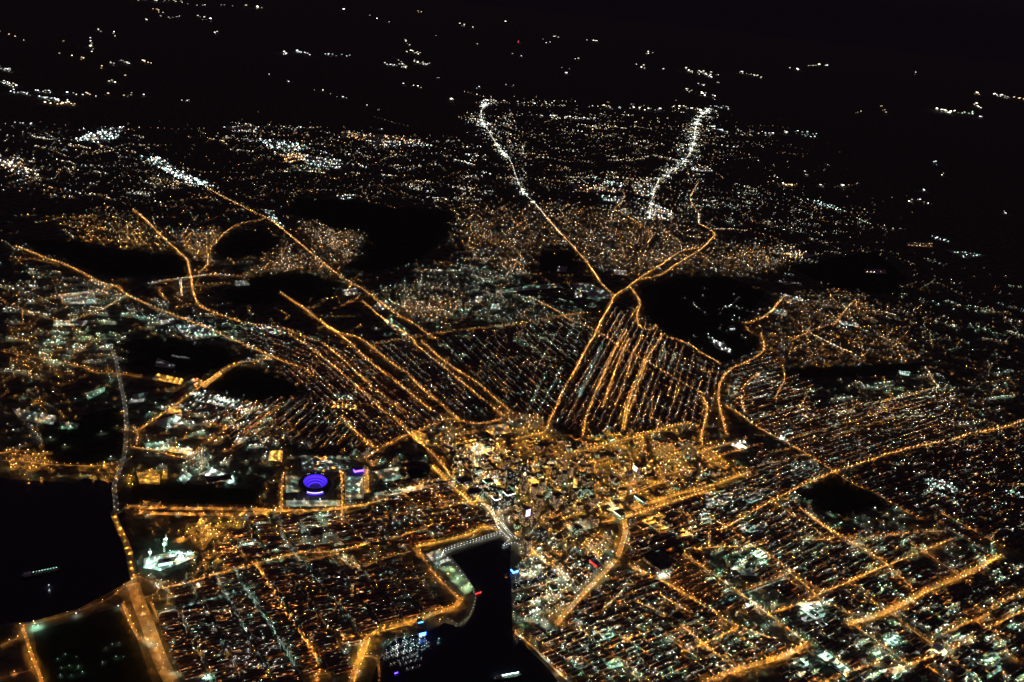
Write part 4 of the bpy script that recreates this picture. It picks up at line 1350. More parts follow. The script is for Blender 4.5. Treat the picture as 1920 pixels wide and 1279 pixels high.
#PART2
# ------------------------------------------------------------------ facade materials (lit windows give off light)
def facade(name, wall, frac, warm, cool, s, cw=7.0, ch=4.2):
    m = bpy.data.materials.new(name)
    m.use_nodes = True
    n = m.node_tree
    b = n.nodes["Principled BSDF"]
    b.inputs["Base Color"].default_value = (*wall, 1)
    b.inputs["Roughness"].default_value = 0.8
    N = n.nodes.new
    uv = N("ShaderNodeUVMap")
    oi = N("ShaderNodeObjectInfo")
    div = N("ShaderNodeVectorMath"); div.operation = "DIVIDE"; div.inputs[1].default_value = (cw, ch, 1)
    fl = N("ShaderNodeVectorMath"); fl.operation = "FLOOR"
    fr = N("ShaderNodeVectorMath"); fr.operation = "FRACTION"
    cb = N("ShaderNodeCombineXYZ")
    ad = N("ShaderNodeVectorMath"); ad.operation = "ADD"
    wn = N("ShaderNodeTexWhiteNoise"); wn.noise_dimensions = "3D"
    gt = N("ShaderNodeMath"); gt.operation = "LESS_THAN"; gt.inputs[1].default_value = frac
    sp = N("ShaderNodeSeparateXYZ")
    a1 = N("ShaderNodeMath"); a1.operation = "GREATER_THAN"; a1.inputs[1].default_value = 0.2
    a2 = N("ShaderNodeMath"); a2.operation = "GREATER_THAN"; a2.inputs[1].default_value = 0.35
    mu = N("ShaderNodeMath"); mu.operation = "MULTIPLY"
    mu2 = N("ShaderNodeMath"); mu2.operation = "MULTIPLY"
    mu3 = N("ShaderNodeMath"); mu3.operation = "MULTIPLY"; mu3.inputs[1].default_value = s
    mx = N("ShaderNodeMix"); mx.data_type = "RGBA"
    mx.inputs["A"].default_value = (*warm, 1)
    mx.inputs["B"].default_value = (*cool, 1)
    L = n.links.new
    L(uv.outputs[0], div.inputs[0]); L(div.outputs[0], fl.inputs[0]); L(div.outputs[0], fr.inputs[0])
    L(oi.outputs["Random"], cb.inputs[2]); L(fl.outputs[0], ad.inputs[0]); L(cb.outputs[0], ad.inputs[1])
    L(ad.outputs[0], wn.inputs["Vector"]); L(wn.outputs["Value"], gt.inputs[0])
    L(fr.outputs[0], sp.inputs[0]); L(sp.outputs[0], a1.inputs[0]); L(sp.outputs[1], a2.inputs[0])
    L(a1.outputs[0], mu.inputs[0]); L(a2.outputs[0], mu.inputs[1]); L(mu.outputs[0], mu2.inputs[0]); L(gt.outputs[0], mu2.inputs[1])
    L(mu2.outputs[0], mu3.inputs[0])
    s2 = N("ShaderNodeSeparateColor")
    L(wn.outputs["Color"], s2.inputs[0])
    L(s2.outputs[1], mx.inputs["Factor"])
    L(mx.outputs["Result"], b.inputs["Emission Color"]); L(mu3.outputs[0], b.inputs["Emission Strength"])
    m.cycles.emission_sampling = "NONE"
    return m


FAC = {
    "stone": facade("stone_facade", (0.22, 0.17, 0.12), .13, (1, .62, .25), (1, .85, .6), 1.6),
    "brick": facade("brick_facade", (0.22, 0.12, 0.08), .14, (1, .55, .2), (1, .8, .5), 1.4),
    "glass": facade("dark_glass_facade", (0.03, 0.033, 0.04), .10, (1, .85, .6), (.8, .95, 1), 1.3),
    "green": facade("green_glass_facade", (0.05, 0.08, 0.06), .26, (.8, 1, .65), (.6, .95, .7), 1.2),
    "house": facade("row_house_facade", (0.22, 0.12, 0.08), .05, (1, .6, .3), (1, .8, .6), .8, 6, 3.2),
}


def wall_mesh(name, poly, z0, z1):
    """Walls of a footprint with uv in metres (perimeter, height)."""
    poly = ccw(poly)
    n = len(poly)
    v, f, uv = [], [], []
    s = 0.0
    for i in range(n):
        a, b = poly[i], poly[(i + 1) % n]
        l = math.hypot(*(b - a))
        k = len(v)
        v += [(a[0], a[1], z0), (b[0], b[1], z0), (b[0], b[1], z1), (a[0], a[1], z1)]
        f.append((k, k + 1, k + 2, k + 3))
        uv += [(s, 0), (s + l, 0), (s + l, z1 - z0), (s, z1 - z0)]
        s += l + 3.1
    me = mesh(name, v, f)
    u = me.uv_layers.new(name="UVMap")
    u.data.foreach_set("uv", np.array(uv, np.float32).reshape(-1))
    return me


def rect(w_, d_, x=0.0, y=0.0):
    return [(x - w_ / 2, y - d_ / 2), (x + w_ / 2, y - d_ / 2), (x + w_ / 2, y + d_ / 2), (x - w_ / 2, y + d_ / 2)]


def building(name, label, cat, xy, rz, w_, d_, h, fac, group=None, setback=None, roofmat="tar", plant=True, crown=None, band=None):
    t = thing(name, label, cat, (xy[0], xy[1], 0), rz, group)
    link("wall", wall_mesh("wall", rect(w_, d_), 0, h), [FAC[fac]], t)
    r = MB()
    r.box(-w_ / 2 - .3, w_ / 2 + .3, -d_ / 2 - .3, d_ / 2 + .3, h, h + 1.0)
    ro = r.build("roof", [MAT[roofmat]], t)
    top = h + 1.0
    if setback:
        f_, hh = setback
        link("upper_wall", wall_mesh("upper_wall", rect(w_ * f_, d_ * f_), top, top + hh), [FAC[fac]], t)
        r = MB()
        r.box(-w_ * f_ / 2 - .3, w_ * f_ / 2 + .3, -d_ * f_ / 2 - .3, d_ * f_ / 2 + .3, top + hh, top + hh + 1)
        r.build("upper_roof", [MAT[roofmat]], t)
        w_, d_, top = w_ * f_, d_ * f_, top + hh + 1
    if plant:
        r = MB()
        px_ = w_ * .12
        r.box(px_ - w_ * .22, px_ + w_ * .2, -d_ * .2, d_ * .22, top, top + 4.5)
        r.build("roof_plant", [MAT["darkwall"]], ro)
    if crown:
        c, s = crown
        r = MB()
        r.cyl(0, 0, w_ * .42, w_ * .1, top, top + h * .16, 4)
        r.build("crown", [em("glow", c, s)], t)
    if band:
        c, s, z0, z1, faces = band
        r = MB()
        e = .35
        W_, D_ = w_ / 2 + e, d_ / 2 + e
        side = {"s": (-W_, W_, -D_, -D_ + .3), "n": (-W_, W_, D_ - .3, D_), "e": (W_ - .3, W_, -D_ + .4, D_ - .4), "w": (-W_, -W_ + .3, -D_ + .4, D_ - .4)}
        for q in faces:
            r.box(*side[q], z0, z1)
        r.build("light_band", [em("down", c, s)], t)  # glowing panels; light on lit tower faces is put into these
    return t


# ------------------------------------------------------------------ row houses
HS = []
HA = np.array([h_[:2] for h_ in HOUSES])
HRD = road_dist(HA)
HQ = px(HA)
for i, h_ in enumerate(HOUSES):
    if HRD[i] < 8 + h_[4] / 2 or not inside(HQ[i:i + 1], h_[6])[0]:
        continue
    if any(inside(HQ[i:i + 1], d_)[0] for d_ in DARK):
        continue
    HS.append(h_)
HA = np.array([h_[:2] for h_ in HS])
q_ = px(HA)
vis = (q_[:, 0] > 12) & (q_[:, 0] < W0 - 12) & (q_[:, 1] < H0 - 8)
hd = np.where(vis, dist(HA), 1e9)
order = np.argsort(hd)


def row_house_proto(h, style):
    """Unit-sized terrace: walls, flat roof, chimneys; scaled per copy."""
    w1 = wall_mesh("wall", rect(1, 1), 0, h)
    u = w1.uv_layers[0].data
    for k in range(len(u)):
        u[k].uv = (u[k].uv[0] * 45, u[k].uv[1])
    r = MB()
    r.box(-.5, .5, -.5, .5, h, h + .5)
    ro = mesh("roof", r.v, r.f)
    c = MB()
    for k in range(7):
        x = -.45 + .9 * k / 6
        c.box(x - .008, x + .008, .2, .3, h + .5, h + 2.2)
    ch = mesh("chimney", c.v, c.f)
    w1.materials.append(FAC["house"])
    ro.materials.append(MAT["tar"])
    ch.materials.append(MAT["brick"])
    return w1, ro, ch


RP = [row_house_proto(h_, k) for k, h_ in enumerate((7.5, 9.5, 11.5))]
for i in order[:300]:
    x, y, a, ln, dp, hh, P_, lab = HS[i]
    t = thing("row_house_block", "flat-roofed brick row-house block among the " + lab, "row houses", (x, y, 0), a, "row-house blocks")
    t.scale = (ln, dp, 1)
    k = 0 if hh < 8.2 else (1 if hh < 10.2 else 2)
    link("wall", RP[k][0], (), t)
    ro = link("roof", RP[k][1], (), t)
    link("chimney", RP[k][2], (), ro)
mb = MB()
for i in order[300:]:
    x, y, a, ln, dp, hh, P_, lab = HS[i]
    c_, s_ = math.cos(a), math.sin(a)
    v = []
    for z_ in (0, hh):
        for ux, uy in ((-.5, -.5), (.5, -.5), (.5, .5), (-.5, .5)):
            X, Y = ux * ln, uy * dp
            v.append((x + X * c_ - Y * s_, y + X * s_ + Y * c_, z_))
    mb.add(v, [(0, 1, 5, 4), (1, 2, 6, 5), (2, 3, 7, 6), (3, 0, 4, 7)], 0)
    mb.add(v, [(4, 5, 6, 7)], 1)
mb.build("row_house_blocks", [MAT["brick"], MAT["tar"]], kind="stuff", label="thousands of small dark row-house blocks filling the farther streets")

# ------------------------------------------------------------------ downtown buildings
def ang_of(s):
    g = at(pts(s))
    return math.atan2(g[1, 1] - g[0, 1], g[1, 0] - g[0, 0])


A_DT = ang_of("1072,850 1260,800")
A_JFX = ang_of("1200,962 1340,917")
A_EAST = ang_of("1145,1215 1230,1180")
TAKEN = []


def free(x, y, r):
    for a, b, c in TAKEN:
        if (a - x) ** 2 + (b - y) ** 2 < (r + c) ** 2:
            return False
    return True


HERO = [
    # base px, w, d, h, facade, setback, crown, band, label
    ("952,948", 62, 52, 95, "glass", None, None, ("w", 7, 94, 97, "sw"), "black glass tower with white-lit roof edges in the middle of downtown", "office tower"),
    ("928,952", 40, 44, 70, "glass", None, None, ("w", 6, 69, 72, "sw"), "shorter black glass tower with a white-lit roof edge beside the tallest one", "office tower"),
    ("982,982", 34, 58, 120, "stone", None, None, ("v2", 2.4, 70, 118, "se"), "tower with a glowing lavender face above the harbor corner", "office tower"),
    ("986,1040", 38, 38, 110, "stone", None, None, None, "plain brown tower standing at the edge of the harbor basin", "office tower"),
    ("980,922", 40, 40, 105, "stone", (.7, 22), ("y", 2.6), None, "stone tower with a stepped top and glowing gold crown", "office tower"),
    ("1010,948", 46, 40, 70, "brick", None, None, None, "square brick tower between the gold crown and the plaza", "office tower"),
    ("1042,945", 70, 52, 75, "stone", None, None, None, "broad brown slab block at the centre of downtown", "office tower"),
    ("1080,932", 36, 30, 62, "green", None, None, None, "narrow tower with green-lit windows beside the yellow strip", "office tower"),
    ("1100,915", 60, 46, 66, "stone", (.6, 16), None, None, "stepped brown tower right of the yellow-lit strip", "office tower"),
    ("1160,970", 70, 44, 36, "green", None, None, ("c", 7, 30, 33, "sw"), "green-lit office block beside the elevated highway's west end", "office block"),
    ("1200,940", 90, 34, 26, "green", None, None, ("t", 5, 20, 23, "s"), "long teal-lit block just above the elevated highway", "office block"),
    ("1082,1000", 54, 40, 46, "green", None, None, None, "green-windowed block between tower cluster and highway", "office block"),
    ("1015,1010", 40, 40, 64, "glass", None, None, None, "dark glass tower behind the harbor's north-east corner", "office tower"),
    ("1112,985", 44, 44, 60, "stone", (.6, 14), None, None, "stepped pale tower left of the highway curve", "office tower"),
    ("1192,890", 36, 36, 70, "stone", None, None, ("w", 6, 40, 68, "s"), "tower with one glowing white side in the northern downtown", "office tower"),
    ("1012,845", 50, 40, 44, "brick", None, None, None, "brick block at the northern edge of downtown", "office block"),
    ("870,905", 96, 70, 24, "glass", None, None, None, "wide dark-roofed hall beside the yellow-lit streets", "exhibition hall"),
    ("890,925", 84, 64, 22, "glass", None, None, None, "second wide dark hall, nearer the harbor than the first", "exhibition hall"),
    ("915,906", 60, 46, 22, "green", None, None, ("t", 4, 14, 20, "w"), "low block with a green-lit side among white lights", "office block"),
    ("1145,828", 40, 30, 26, "green", None, None, ("t", 3, 18, 24, "s"), "green-lit slab just below the yellow boulevard", "office block"),
    ("1116,1060", 70, 40, 24, "brick", None, None, ("r", 2, 14, 22, "s"), "hall with a bright red lit front beside the wide boulevard", "hall"),
    ("964,1074", 30, 30, 24, "glass", None, None, ("b", 10, 10, 22, "sew"), "blue-lit glass building on the east quay of the basin", "museum"),
    ("790,1192", 34, 30, 32, "glass", None, None, ("b", 12, 12, 30, "se"), "bright blue-lit block beside the marina", "apartment block"),
    ("787,1170", 26, 22, 24, "glass", None, None, ("b", 6, 14, 22, "se"), "smaller blue-lit block behind the bright blue one", "apartment block"),
    ("895,1112", 36, 20, 12, "brick", None, None, ("r", 2.5, 4, 11, "s"), "red-lit pavilion at the tip of the harbor lawn", "pavilion"),
    ("672,884", 60, 26, 18, "glass", None, None, ("v", 14, 4, 17, "sew"), "low dark hall with a glowing violet front behind the stadium", "arena"),
    ("742,1262", 16, 12, 10, "glass", None, None, ("v", 10, 3, 9, "se"), "small violet-lit hut on the marina shore", "boathouse"),
    ("1522,1152", 110, 70, 12, "glass", None, None, ("w", 1.2, 10, 11.5, "sw"), "large blue-grey hospital block edged with white lights", "hospital"),
    ("1540,1172", 60, 40, 10, "glass", None, None, ("w", 1.2, 8, 9.5, "s"), "lower wing of white-edged blocks below the large hospital", "hospital"),
    ("1562,1250", 180, 26, 8, "green", None, None, None, "long teal-lit hall on the lower edge of the city", "school"),
    ("1500,1245", 66, 40, 9, "green", None, None, None, "square teal-lit hall left of the long teal one", "school"),
    ("1670,1206", 52, 40, 8, "green", None, None, None, "small teal-lit block below the double-lit boulevard", "school"),
    ("1645,1232", 56, 20, 8, "green", None, None, None, "narrow green-lit block near the lower edge", "school"),
    ("1232,1058", 150, 95, 20, "brick", None, None, None, "vast dark flat-roofed postal hall behind the dense orange rows", "warehouse"),
    ("1395,702", 40, 24, 20, "brick", None, None, None, "small dark works beside the winding parkway", "works"),
    ("640,743", 90, 40, 16, "green", None, None, None, "pale works roof north-west of the stadium", "works"),
    ("820,911", 190, 18, 26, "brick", None, None, None, "very long brick warehouse beside the dark ballpark", "warehouse"),
    ("410,900", 150, 60, 14, "brick", None, None, None, "freight shed standing in the bright pale-green yard", "warehouse"),
    ("1428,1052", 60, 44, 7, "stone", None, None, None, "white floodlit hall on the mint-lit lot", "hall"),
    ("1395,838", 60, 26, 18, "stone", None, None, ("c", 6, 4, 14, "s"), "railway station with a glowing cream front", "station"),
    ("1250,985", 64, 40, 34, "stone", None, None, None, "grey block standing in the glaring yellow yard", "prison"),
    ("310,1058", 70, 34, 24, "green", None, None, ("t", 5, 6, 20, "s"), "works hall among blue-green lights by the highway bridge", "works"),
]
LC["v2"] = ((0.55, 0.5, 1.0), (0.7, 0.68, 1.0))
CAMDIR = math.atan2(CAM[1], CAM[0])
for s_, w_, d_, h_, fac, sb_, cr_, bd_, lab, cat in HERO:
    xy = at(pts(s_))[0]
    bx = float(s_.split(",")[0])
    rz = A_DT if bx < 1130 else (A_JFX if bx < 1330 else A_EAST)
    if bx < 850:
        rz = ang_of("480,1055 695,1017")
    # turn so that local -y (south face of the mesh) looks towards the viewer's side
    tow = math.atan2(CAM[1] - xy[1], CAM[0] - xy[0]) + math.pi / 2
    rz += round((tow - rz) / (math.pi / 2)) * math.pi / 2
    TAKEN.append((xy[0], xy[1], max(w_, d_) * .6))
    building({"office tower": "office_tower"}.get(cat, cat.replace(" ", "_")), lab, cat, xy, rz, w_, d_, h_, fac, None, sb_, "palewall" if cat in ("hospital", "school", "hall", "works", "station") else "tar", crown=cr_, band=bd_)

DT = [
    ("downtown", "830,815 960,822 1180,812 1330,832 1405,880 1330,905 1165,955 1085,990 960,990 900,940 835,875", A_DT, 190, (24, 46), (10, 44)),
    ("east of the basin", "970,1050 1000,995 1085,990 1150,1000 1130,1060 1060,1140 985,1160", A_EAST, 60, (22, 44), (8, 26)),
    ("around the old streets by the harbor mouth", "1090,1130 1180,1070 1330,1150 1440,1200 1330,1270 1100,1275 990,1195", A_EAST, 60, (20, 50), (7, 18)),
    ("right of the elevated highway", "1180,1050 1200,980 1290,940 1440,900 1450,940 1320,1020", A_JFX, 40, (24, 60), (8, 22)),
    ("on the east side", "1300,1060 1480,940 1700,990 1900,1050 1900,1270 1480,1270", A_EAST, 50, (30, 70), (7, 15)),
]
LOOK = {"stone": "pale stone", "brick": "brick", "glass": "dark glass", "green": "green-windowed"}
for zone, poly, ang, num, (wa, wb), (ha, hb) in DT:
    P = pts(poly)
    lo, hi = P.min(0), P.max(0)
    k = tries = 0
    while k < num and tries < 6000:
        tries += 1
        q = rng.uniform(lo, hi, (1, 2))
        if not inside(q, P)[0] or any(inside(q, d_)[0] for d_ in DARK):
            continue
        xy = at(q)[0]
        w_, d_ = rng.uniform(wa, wb), rng.uniform(wa, wb) * .8
        if not free(xy[0], xy[1], max(w_, d_) * .55) or road_dist(xy[None])[0] < max(w_, d_) * .45:
            continue
        cen = math.exp(-((q[0, 0] - 1010) / 110) ** 2 - ((q[0, 1] - 930) / 50) ** 2) if zone == "downtown" else 0
        h_ = rng.uniform(ha, hb) * (0.55 + 2.0 * cen)
        fac = rng.choice(["stone", "brick", "glass", "green"], p=[.35, .35, .18, .12])
        tall = "tall " if h_ > 45 else ("mid-rise " if h_ > 20 else "low ")
        TAKEN.append((xy[0], xy[1], max(w_, d_) * .55))
        building("office_building", "%s%s flat-roofed building %s" % (tall, LOOK[fac], zone), "building", xy, ang + (math.pi / 2 if rng.random() < .3 else 0), w_, d_, h_, fac, "buildings " + zone, (.65, h_ * .25) if h_ > 40 and rng.random() < .4 else None)
        k += 1

# ------------------------------------------------------------------ stadium with violet lighting
def ellipse(a, b, n=64):
    return [(a * math.cos(2 * math.pi * i / n), b * math.sin(2 * math.pi * i / n)) for i in range(n)]


def loft(rings, m=None, n=64):
    """rings of (a, b, z); faces between them."""
    v, f, mi = [], [], []
    for a, b, z in rings:
        v += [(x, y, z) for x, y in ellipse(a, b, n)]
    for k in range(len(rings) - 1):
        for i in range(n):
            j = (i + 1) % n
            f.append((k * n + i, k * n + j, (k + 1) * n + j, (k + 1) * n + i))
            mi.append(0 if m is None else m[k])
    return v, f, mi


xy = at([(591, 914)])[0]
tow = math.atan2(CAM[1] - xy[1], CAM[0] - xy[0])
st = thing("stadium", "oval stadium with stands glowing deep violet and a white-lit front", "stadium", (xy[0], xy[1], 0), tow + math.pi / 2)
st.scale = (.93, .93, .93)
v, f, mi = loft([(98, 112, 0), (104, 118, 34), (108, 122, 40), (104, 118, 41)])
link("outer_wall", mesh("outer_wall", v, f), [MAT["darkwall"]], st)
for nm, r_ in (("lower_stand", [(46, 62, 1.5), (66, 82, 12)]), ("middle_stand", [(66, 82, 15.5), (82, 97, 24)]), ("upper_stand", [(80, 95, 28), (104, 118, 41)])):
    v, f, mi = loft([(a, b, z) for a, b, z in reversed(r_)])
    link(nm, mesh(nm, v, f), [MAT["seats"]], st)
for z, a, b in ((12.2, 66, 82), (24.2, 81, 96), (1.0, 46, 62)):
    v, f, mi = loft([(a - .2, b - .2, z + 2.6), (a - .2, b - .2, z)])
    o = link("ribbon_board", mesh("ribbon_board", v, f), [em("down", "v", 5.0)], st)
v, f, mi = loft([(46, 62, .8), (1, 1, .8)])
link("playing_field", mesh("playing_field", v, [q[::-1] for q in f]), [MAT["lot"]], st)
v, f, mi = loft([(107, 121, 43.5), (80, 94, 46.5)])
link("fill_ring_cover", mesh("fill_ring_cover", v, f), [MAT["darkwall"]], st)  # dark rim roof, added to hide the violet ring below it
v, f, mi = loft([(82, 96, 45.6), (92, 106, 44.6)])
link("violet_fill_ring", mesh("violet_fill_ring", v, f), [em("down", "v", 8.0)], st)  # unseen violet fill, added under the rim so the stands glow
# lit front: bands of windows on the side nearest the viewer (local -y)
def arc_band(a, b, z0, z1, t0, t1, n=40, off=1.0):
    v = []
    for i in range(n + 1):
        t = math.radians(t0 + (t1 - t0) * i / n)
        for z in (z0, z1):
            k = 1 + (6.0 / a) * z / 34
            v.append(((a * k + off) * math.cos(t), (b * k + off) * math.sin(t), z))
    return v, [(2 * i, 2 * i + 2, 2 * i + 3, 2 * i + 1) for i in range(n)]


v, f = arc_band(98, 112, 24, 31, 240, 300)
link("lit_front", mesh("lit_front", v, f), [em("down", "v2", 3.2)], st)
v, f = arc_band(98, 112, 10, 18, 236, 304)
link("violet_front", mesh("violet_front", v, f), [em("down", "v", 2.2)], st)
for sx_ in (-1, 1):
    r = MB()
    r.box(sx_ * 20 - 18, sx_ * 20 + 18, 108, 110, 44, 56)
    r.box(sx_ * 20 - 12, sx_ * 20 - 11, 109, 110, 0, 44)
    r.box(sx_ * 20 + 11, sx_ * 20 + 12, 109, 110, 0, 44)
    r.build("scoreboard", [MAT["darkwall"]], st)
for k in range(9):
    a = math.radians(60 + 60 * k / 8)
    r = MB()
    r.box(106 * math.cos(a) - 3, 106 * math.cos(a) + 3, 120 * math.sin(a) - 1, 120 * math.sin(a) + 1, 41, 44)
    r.build("rim_light", [em("glow", "w", 3.0)], st)

# ballpark, dark
xy = at([(778, 885)])[0]
bp = thing("ballpark", "dark oval ballpark with unlit stands beside the pale car parks", "ballpark", (xy[0], xy[1], 0), tow + math.pi / 2 + .4)
n = 48
v, f = [], []
for i in range(n + 1):
    t = math.radians(-60 + 270 * i / n)
    for a, z in ((58, 2), (84, 14), (88, 24), (104, 34), (106, 34), (106, 0)):
        v.append((a * math.cos(t), a * .85 * math.sin(t), z))
for i in range(n):
    for k in range(5):
        f.append((i * 6 + k, i * 6 + k + 1, (i + 1) * 6 + k + 1, (i + 1) * 6 + k))
link("stand", mesh("stand", v, f), [MAT["darkwall"]], bp)
link("playing_field", mesh("playing_field", [(90 * x, 76 * y, .9) for x, y in ellipse(1, 1, 40)], [tuple(range(40))]), [MAT["grass"]], bp)
for k in range(5):
    a = math.radians(-40 + 55 * k)
    r = MB()
    r.box(108 * math.cos(a) - .6, 108 * math.cos(a) + .6, 92 * math.sin(a) - .6, 92 * math.sin(a) + .6, 0, 52)
    r.box(108 * math.cos(a) - 7, 108 * math.cos(a) + 7, 92 * math.sin(a) - .5, 92 * math.sin(a) + .5, 48, 56)
    r.build("light_tower", [MAT["steel"]], bp)

# ------------------------------------------------------------------ works by the highway bridge: stacks and tanks
for (sx_, sy_, h_, lab) in ((282, 1046, 62, "short lit chimney of the works, leftmost of three"), (308, 1034, 84, "tall pale lit chimney in the middle of the works"), (312, 1022, 70, "slim chimney at the back of the works")):
    xy = at([(sx_, sy_)])[0]
    t = thing("chimney_stack", lab, "chimney", (xy[0], xy[1], 0))
    r = MB(); r.cyl(0, 0, 6.5, 4.0, 0, h_, 16); r.build("shaft", [MAT["palewall"]], t)
    r = MB(); r.cyl(0, 0, 4.4, 4.4, h_, h_ + 1.5, 16); r.build("rim", [MAT["darkwall"]], t)
    for k in range(3):
        a = k * 2.094
        r = MB(); r.box(7.5 * math.cos(a) - .5, 7.5 * math.cos(a) + .5, 7.5 * math.sin(a) - .5, 7.5 * math.sin(a) + .5, h_ * .55, h_ * .55 + 1.2)
        r.build("floodlight", [em("down", "t", 900)], t)
for k, (sx_, sy_) in enumerate(((335, 1043), (346, 1040), (356, 1037), (328, 1050))):
    xy = at([(sx_, sy_)])[0]
    t = thing("storage_tank", "round pale storage tank in the works yard by the highway bridge", "tank", (xy[0], xy[1], 0), 0, "tanks of the works")
    r = MB(); r.cyl(0, 0, 11, 11, 0, 12, 24); r.build("shell", [MAT["palewall"]], t)
    r = MB(); r.cyl(0, 0, 11.2, 1, 12, 14.5, 24); r.build("lid", [MAT["palewall"]], t)

# domed hall in the lower right
xy = at([(1758, 1218)])[0]
t = thing("domed_hall", "pale domed hall softly lit, below the double-lit boulevard", "hall", (xy[0], xy[1], 0))
r = MB(); r.cyl(0, 0, 30, 30, 0, 12, 32); r.build("drum", [MAT["palewall"]], t)
r = MB()
for k in range(5):
    a0, a1 = k * math.pi / 10, (k + 1) * math.pi / 10
    r.cyl(0, 0, 29 * math.cos(a0), max(.6, 29 * math.cos(a1)), 12 + 20 * math.sin(a0), 12 + 20 * math.sin(a1), 32)
r.build("dome", [MAT["palewall"]], t)
for k in range(6):
    a = k * math.pi / 3
    r = MB(); r.box(40 * math.cos(a) - .7, 40 * math.cos(a) + .7, 40 * math.sin(a) - .7, 40 * math.sin(a) + .7, .3, 1.6)
    r.build("uplight", [em("down", "c", 5000)], t)

# ------------------------------------------------------------------ bridges
def bridge(s, wd, z, label):
    xy = smooth(at(pts(s)), 30)
    t = thing("road_bridge", label, "bridge", (0, 0, 0))
    tg = np.gradient(xy, axis=0)
    tg /= np.hypot(tg[:, 0], tg[:, 1])[:, None]
    nn = np.c_[-tg[:, 1], tg[:, 0]] * wd / 2
    k = len(xy)
    v = np.r_[np.c_[xy + nn, np.full(k, z)], np.c_[xy - nn, np.full(k, z)], np.c_[xy + nn, np.full(k, z - 1.6)], np.c_[xy - nn, np.full(k, z - 1.6)]]
    f = []
    for i in range(k - 1):
        f += [(i + k, i + k + 1, i + 1, i), (i, i + 1, i + 1 + 2 * k, i + 2 * k), (i + 3 * k, i + 1 + 3 * k, i + 1 + k, i + k)]
    link("deck", mesh("deck", v, f), [MAT["asphalt"]], t)
    for i in range(0, k, 2):
        r = MB()
        a = math.atan2(tg[i, 1], tg[i, 0])
        c_, s_ = math.cos(a), math.sin(a)
        pl = [(xy[i, 0] + X * c_ - Y * s_, xy[i, 1] + X * s_ + Y * c_) for X, Y in ((-1.5, -wd * .4), (1.5, -wd * .4), (1.5, wd * .4), (-1.5, wd * .4))]
        r.prism(pl, 0, z - 1.6)
        r.build("pier", [MAT["concrete"]], t)
    for sg in (1, -1):
        b = xy + nn * .97 * sg
        r = MB()
        for i in range(k - 1):
            o_ = nn[i] / np.linalg.norm(nn[i]) * .35
            r.prism([tuple(b[i] - o_), tuple(b[i + 1] - o_), tuple(b[i + 1] + o_), tuple(b[i] + o_)][::1], z, z + 1.1)
        r.build("parapet", [MAT["concrete"]], t)


bridge("213,962 215,972 225,997 235,1017 242,1040 247,1065 250,1082", 34, 9.0, "long low highway bridge lit by orange lamps over the dark river")
bridge("222,890 214,915 217,940 218,958", 26, 9.0, "dim highway bridge crossing the dark ground left of the stadium")

# ------------------------------------------------------------------ piers, jetties and boats
def strip_thing(name, label, cat, a, b, wd, z, mat, group=None):
    g = at(pts(a + " " + b))
    c = g.mean(0)
    ln = np.linalg.norm(g[1] - g[0])
    t = thing(name, label, cat, (c[0], c[1], 0), math.atan2(g[1, 1] - g[0, 1], g[1, 0] - g[0, 0]), group)
    r = MB(); r.box(-ln / 2, ln / 2, -wd / 2, wd / 2, z - .5, z); r.build("deck", [MAT[mat]], t)
    for k in range(int(ln / 18) + 1):
        x = -ln / 2 + 1 + k * 18
        if x < ln / 2:
            r = MB(); r.cyl(x, -wd * .4, .35, .35, -.5, z - .5, 6); r.cyl(x, wd * .4, .35, .35, -.5, z - .5, 6); r.build("pile", [MAT["timber"]], t)
    return g


strip_thing("pier", "first long pier reaching into the basin from the east", "pier", "960,1110", "1046,1087", 12, 2.4, "concrete")
strip_thing("pier", "short pier below the first long east pier", "pier", "962,1139", "1020,1118", 12, 2.4, "concrete")
JET = ["720,1237 770,1217", "732,1247 780,1226", "750,1246 790,1235", "762,1255 787,1249", "717,1230 770,1200"]
JL = ["second jetty of the marina from the shore", "longest jetty in the middle of the marina", "fourth jetty of the marina, near the violet hut", "outermost short jetty of the marina", "innermost jetty of the marina, nearest the lit shore"]
hull_v, hull_f = [], []
prof = [(-5, 1.3), (-2, 1.6), (2, 1.35), (4.6, .35), (5.4, .02)]
for x, b_ in prof:
    hull_v += [(x, -b_, 1.1), (x, -b_ * .5, 0), (x, b_ * .5, 0), (x, b_, 1.1)]
for i in range(len(prof) - 1):
    for k in range(3):
        hull_f.append((i * 4 + k, i * 4 + k + 1, i * 4 + k + 5, i * 4 + k + 4))
    hull_f.append((i * 4 + 3, i * 4, i * 4 + 4, i * 4 + 7))
hull_f.append((3, 2, 1, 0))
HULL = mesh("hull", hull_v, hull_f); HULL.materials.append(MAT["hull"])
r = MB(); r.box(-2.2, 1.6, -.9, .9, 1.1, 2.0); CAB = mesh("cabin", r.v, r.f); CAB.materials.append(MAT["palewall"])
r = MB(); r.cyl(.6, 0, .09, .06, 1.1, 14, 6); r.box(-3.6, .6, -.06, .06, 2.6, 2.75); MAST = mesh("mast", r.v, r.f); MAST.materials.append(MAT["steel"])
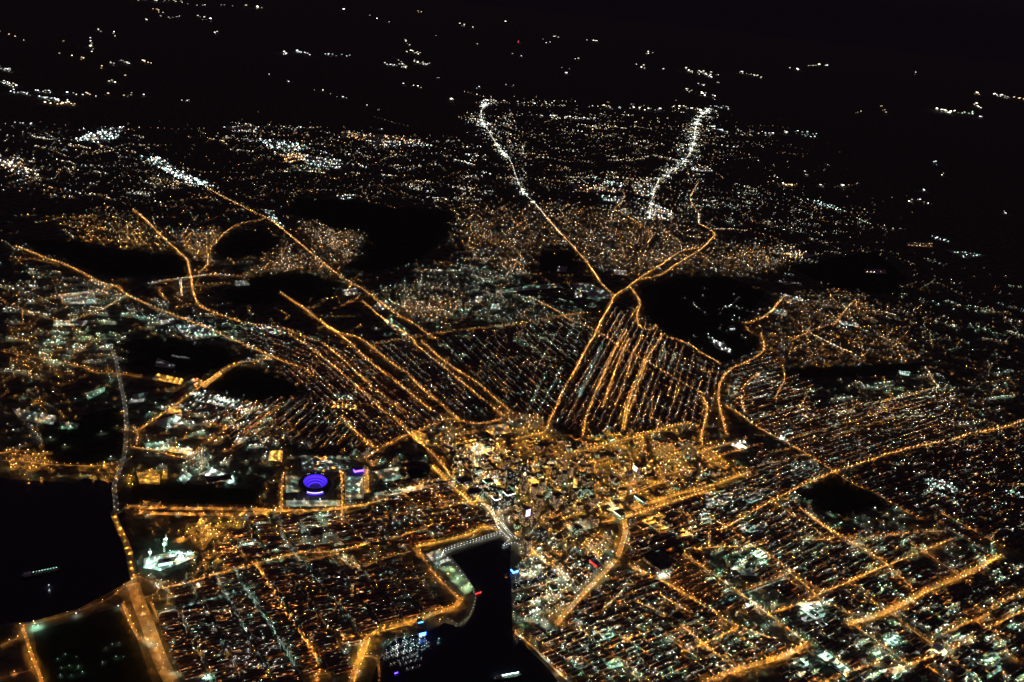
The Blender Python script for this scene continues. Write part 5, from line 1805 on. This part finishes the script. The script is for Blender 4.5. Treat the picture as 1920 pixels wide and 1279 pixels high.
for s_, lab in zip(JET, JL):
    a, b = s_.split()
    g = strip_thing("jetty", lab, "jetty", a, b, 3.0, 1.0, "timber")
    d_ = (g[1] - g[0]); ln = np.linalg.norm(d_); d_ /= ln
    nn = np.array([-d_[1], d_[0]])
    for k in range(int(ln / 13)):
        for sg in (1, -1):
            if rng.random() < .25:
                continue
            p_ = g[0] + d_ * (6 + 13 * k) + nn * sg * 8.2
            t = thing("sailing_boat", "small white sailing boat moored at the " + lab.replace("of the marina", "in the marina"), "boat", (p_[0], p_[1], .2), math.atan2(nn[1] * sg, nn[0] * sg), "boats moored in the marina")
            link("hull", HULL, (), t); link("cabin", CAB, (), t); link("mast", MAST, (), t)


def ship(xy, rz, ln, label, c, s):
    t = thing("moored_ship", label, "ship", (xy[0], xy[1], 0), rz)
    w_ = ln * .075
    pr = [(-ln / 2, w_ * .8), (-ln * .35, w_), (ln * .3, w_), (ln * .44, w_ * .5), (ln * .5, .1)]
    v, f = [], []
    for x, b_ in pr:
        v += [(x, -b_, 8), (x, -b_ * .8, 0), (x, b_ * .8, 0), (x, b_, 8)]
    for i in range(4):
        f += [(i * 4 + k, i * 4 + k + 1, i * 4 + k + 5, i * 4 + k + 4) for k in range(3)] + [(i * 4 + 3, i * 4, i * 4 + 4, i * 4 + 7)]
    f.append((3, 2, 1, 0))
    link("hull", mesh("hull", v, f), [MAT["darkwall"]], t)
    r = MB(); r.box(-ln * .42, -ln * .25, -w_ * .7, w_ * .7, 8, 22); r.build("bridge_house", [MAT["palewall"]], t)
    r = MB(); r.cyl(-ln * .36, 0, 2.4, 2, 22, 29, 10); r.build("funnel", [MAT["darkwall"]], t)
    for k in range(3):
        r = MB(); x = -ln * .12 + k * ln * .17; r.box(x - .8, x + .8, -.8, .8, 8, 24); r.box(x - .5, x + ln * .1, -.4, .4, 22.5, 23.5); r.build("deck_crane", [MAT["steel"]], t)
    for k in range(12):
        x = -ln * .4 + k * ln * .07
        r = MB(); r.box(x - .9, x + .9, w_ * .9 - .9, w_ * .9 + .5, 12, 13.6); r.build("deck_light", [em("down", c, s)], t)


g = at(pts("58,1080 98,1072"))
ship(g.mean(0), math.atan2(*(g[1] - g[0])[::-1]), 190, "dark ship with a string of greenish deck lights on the black river", "t", 12)
g = at(pts("928,1275 978,1266"))
ship(g.mean(0), math.atan2(*(g[1] - g[0])[::-1]), 140, "teal-lit ship at the bottom of the dark harbor", "t", 260)
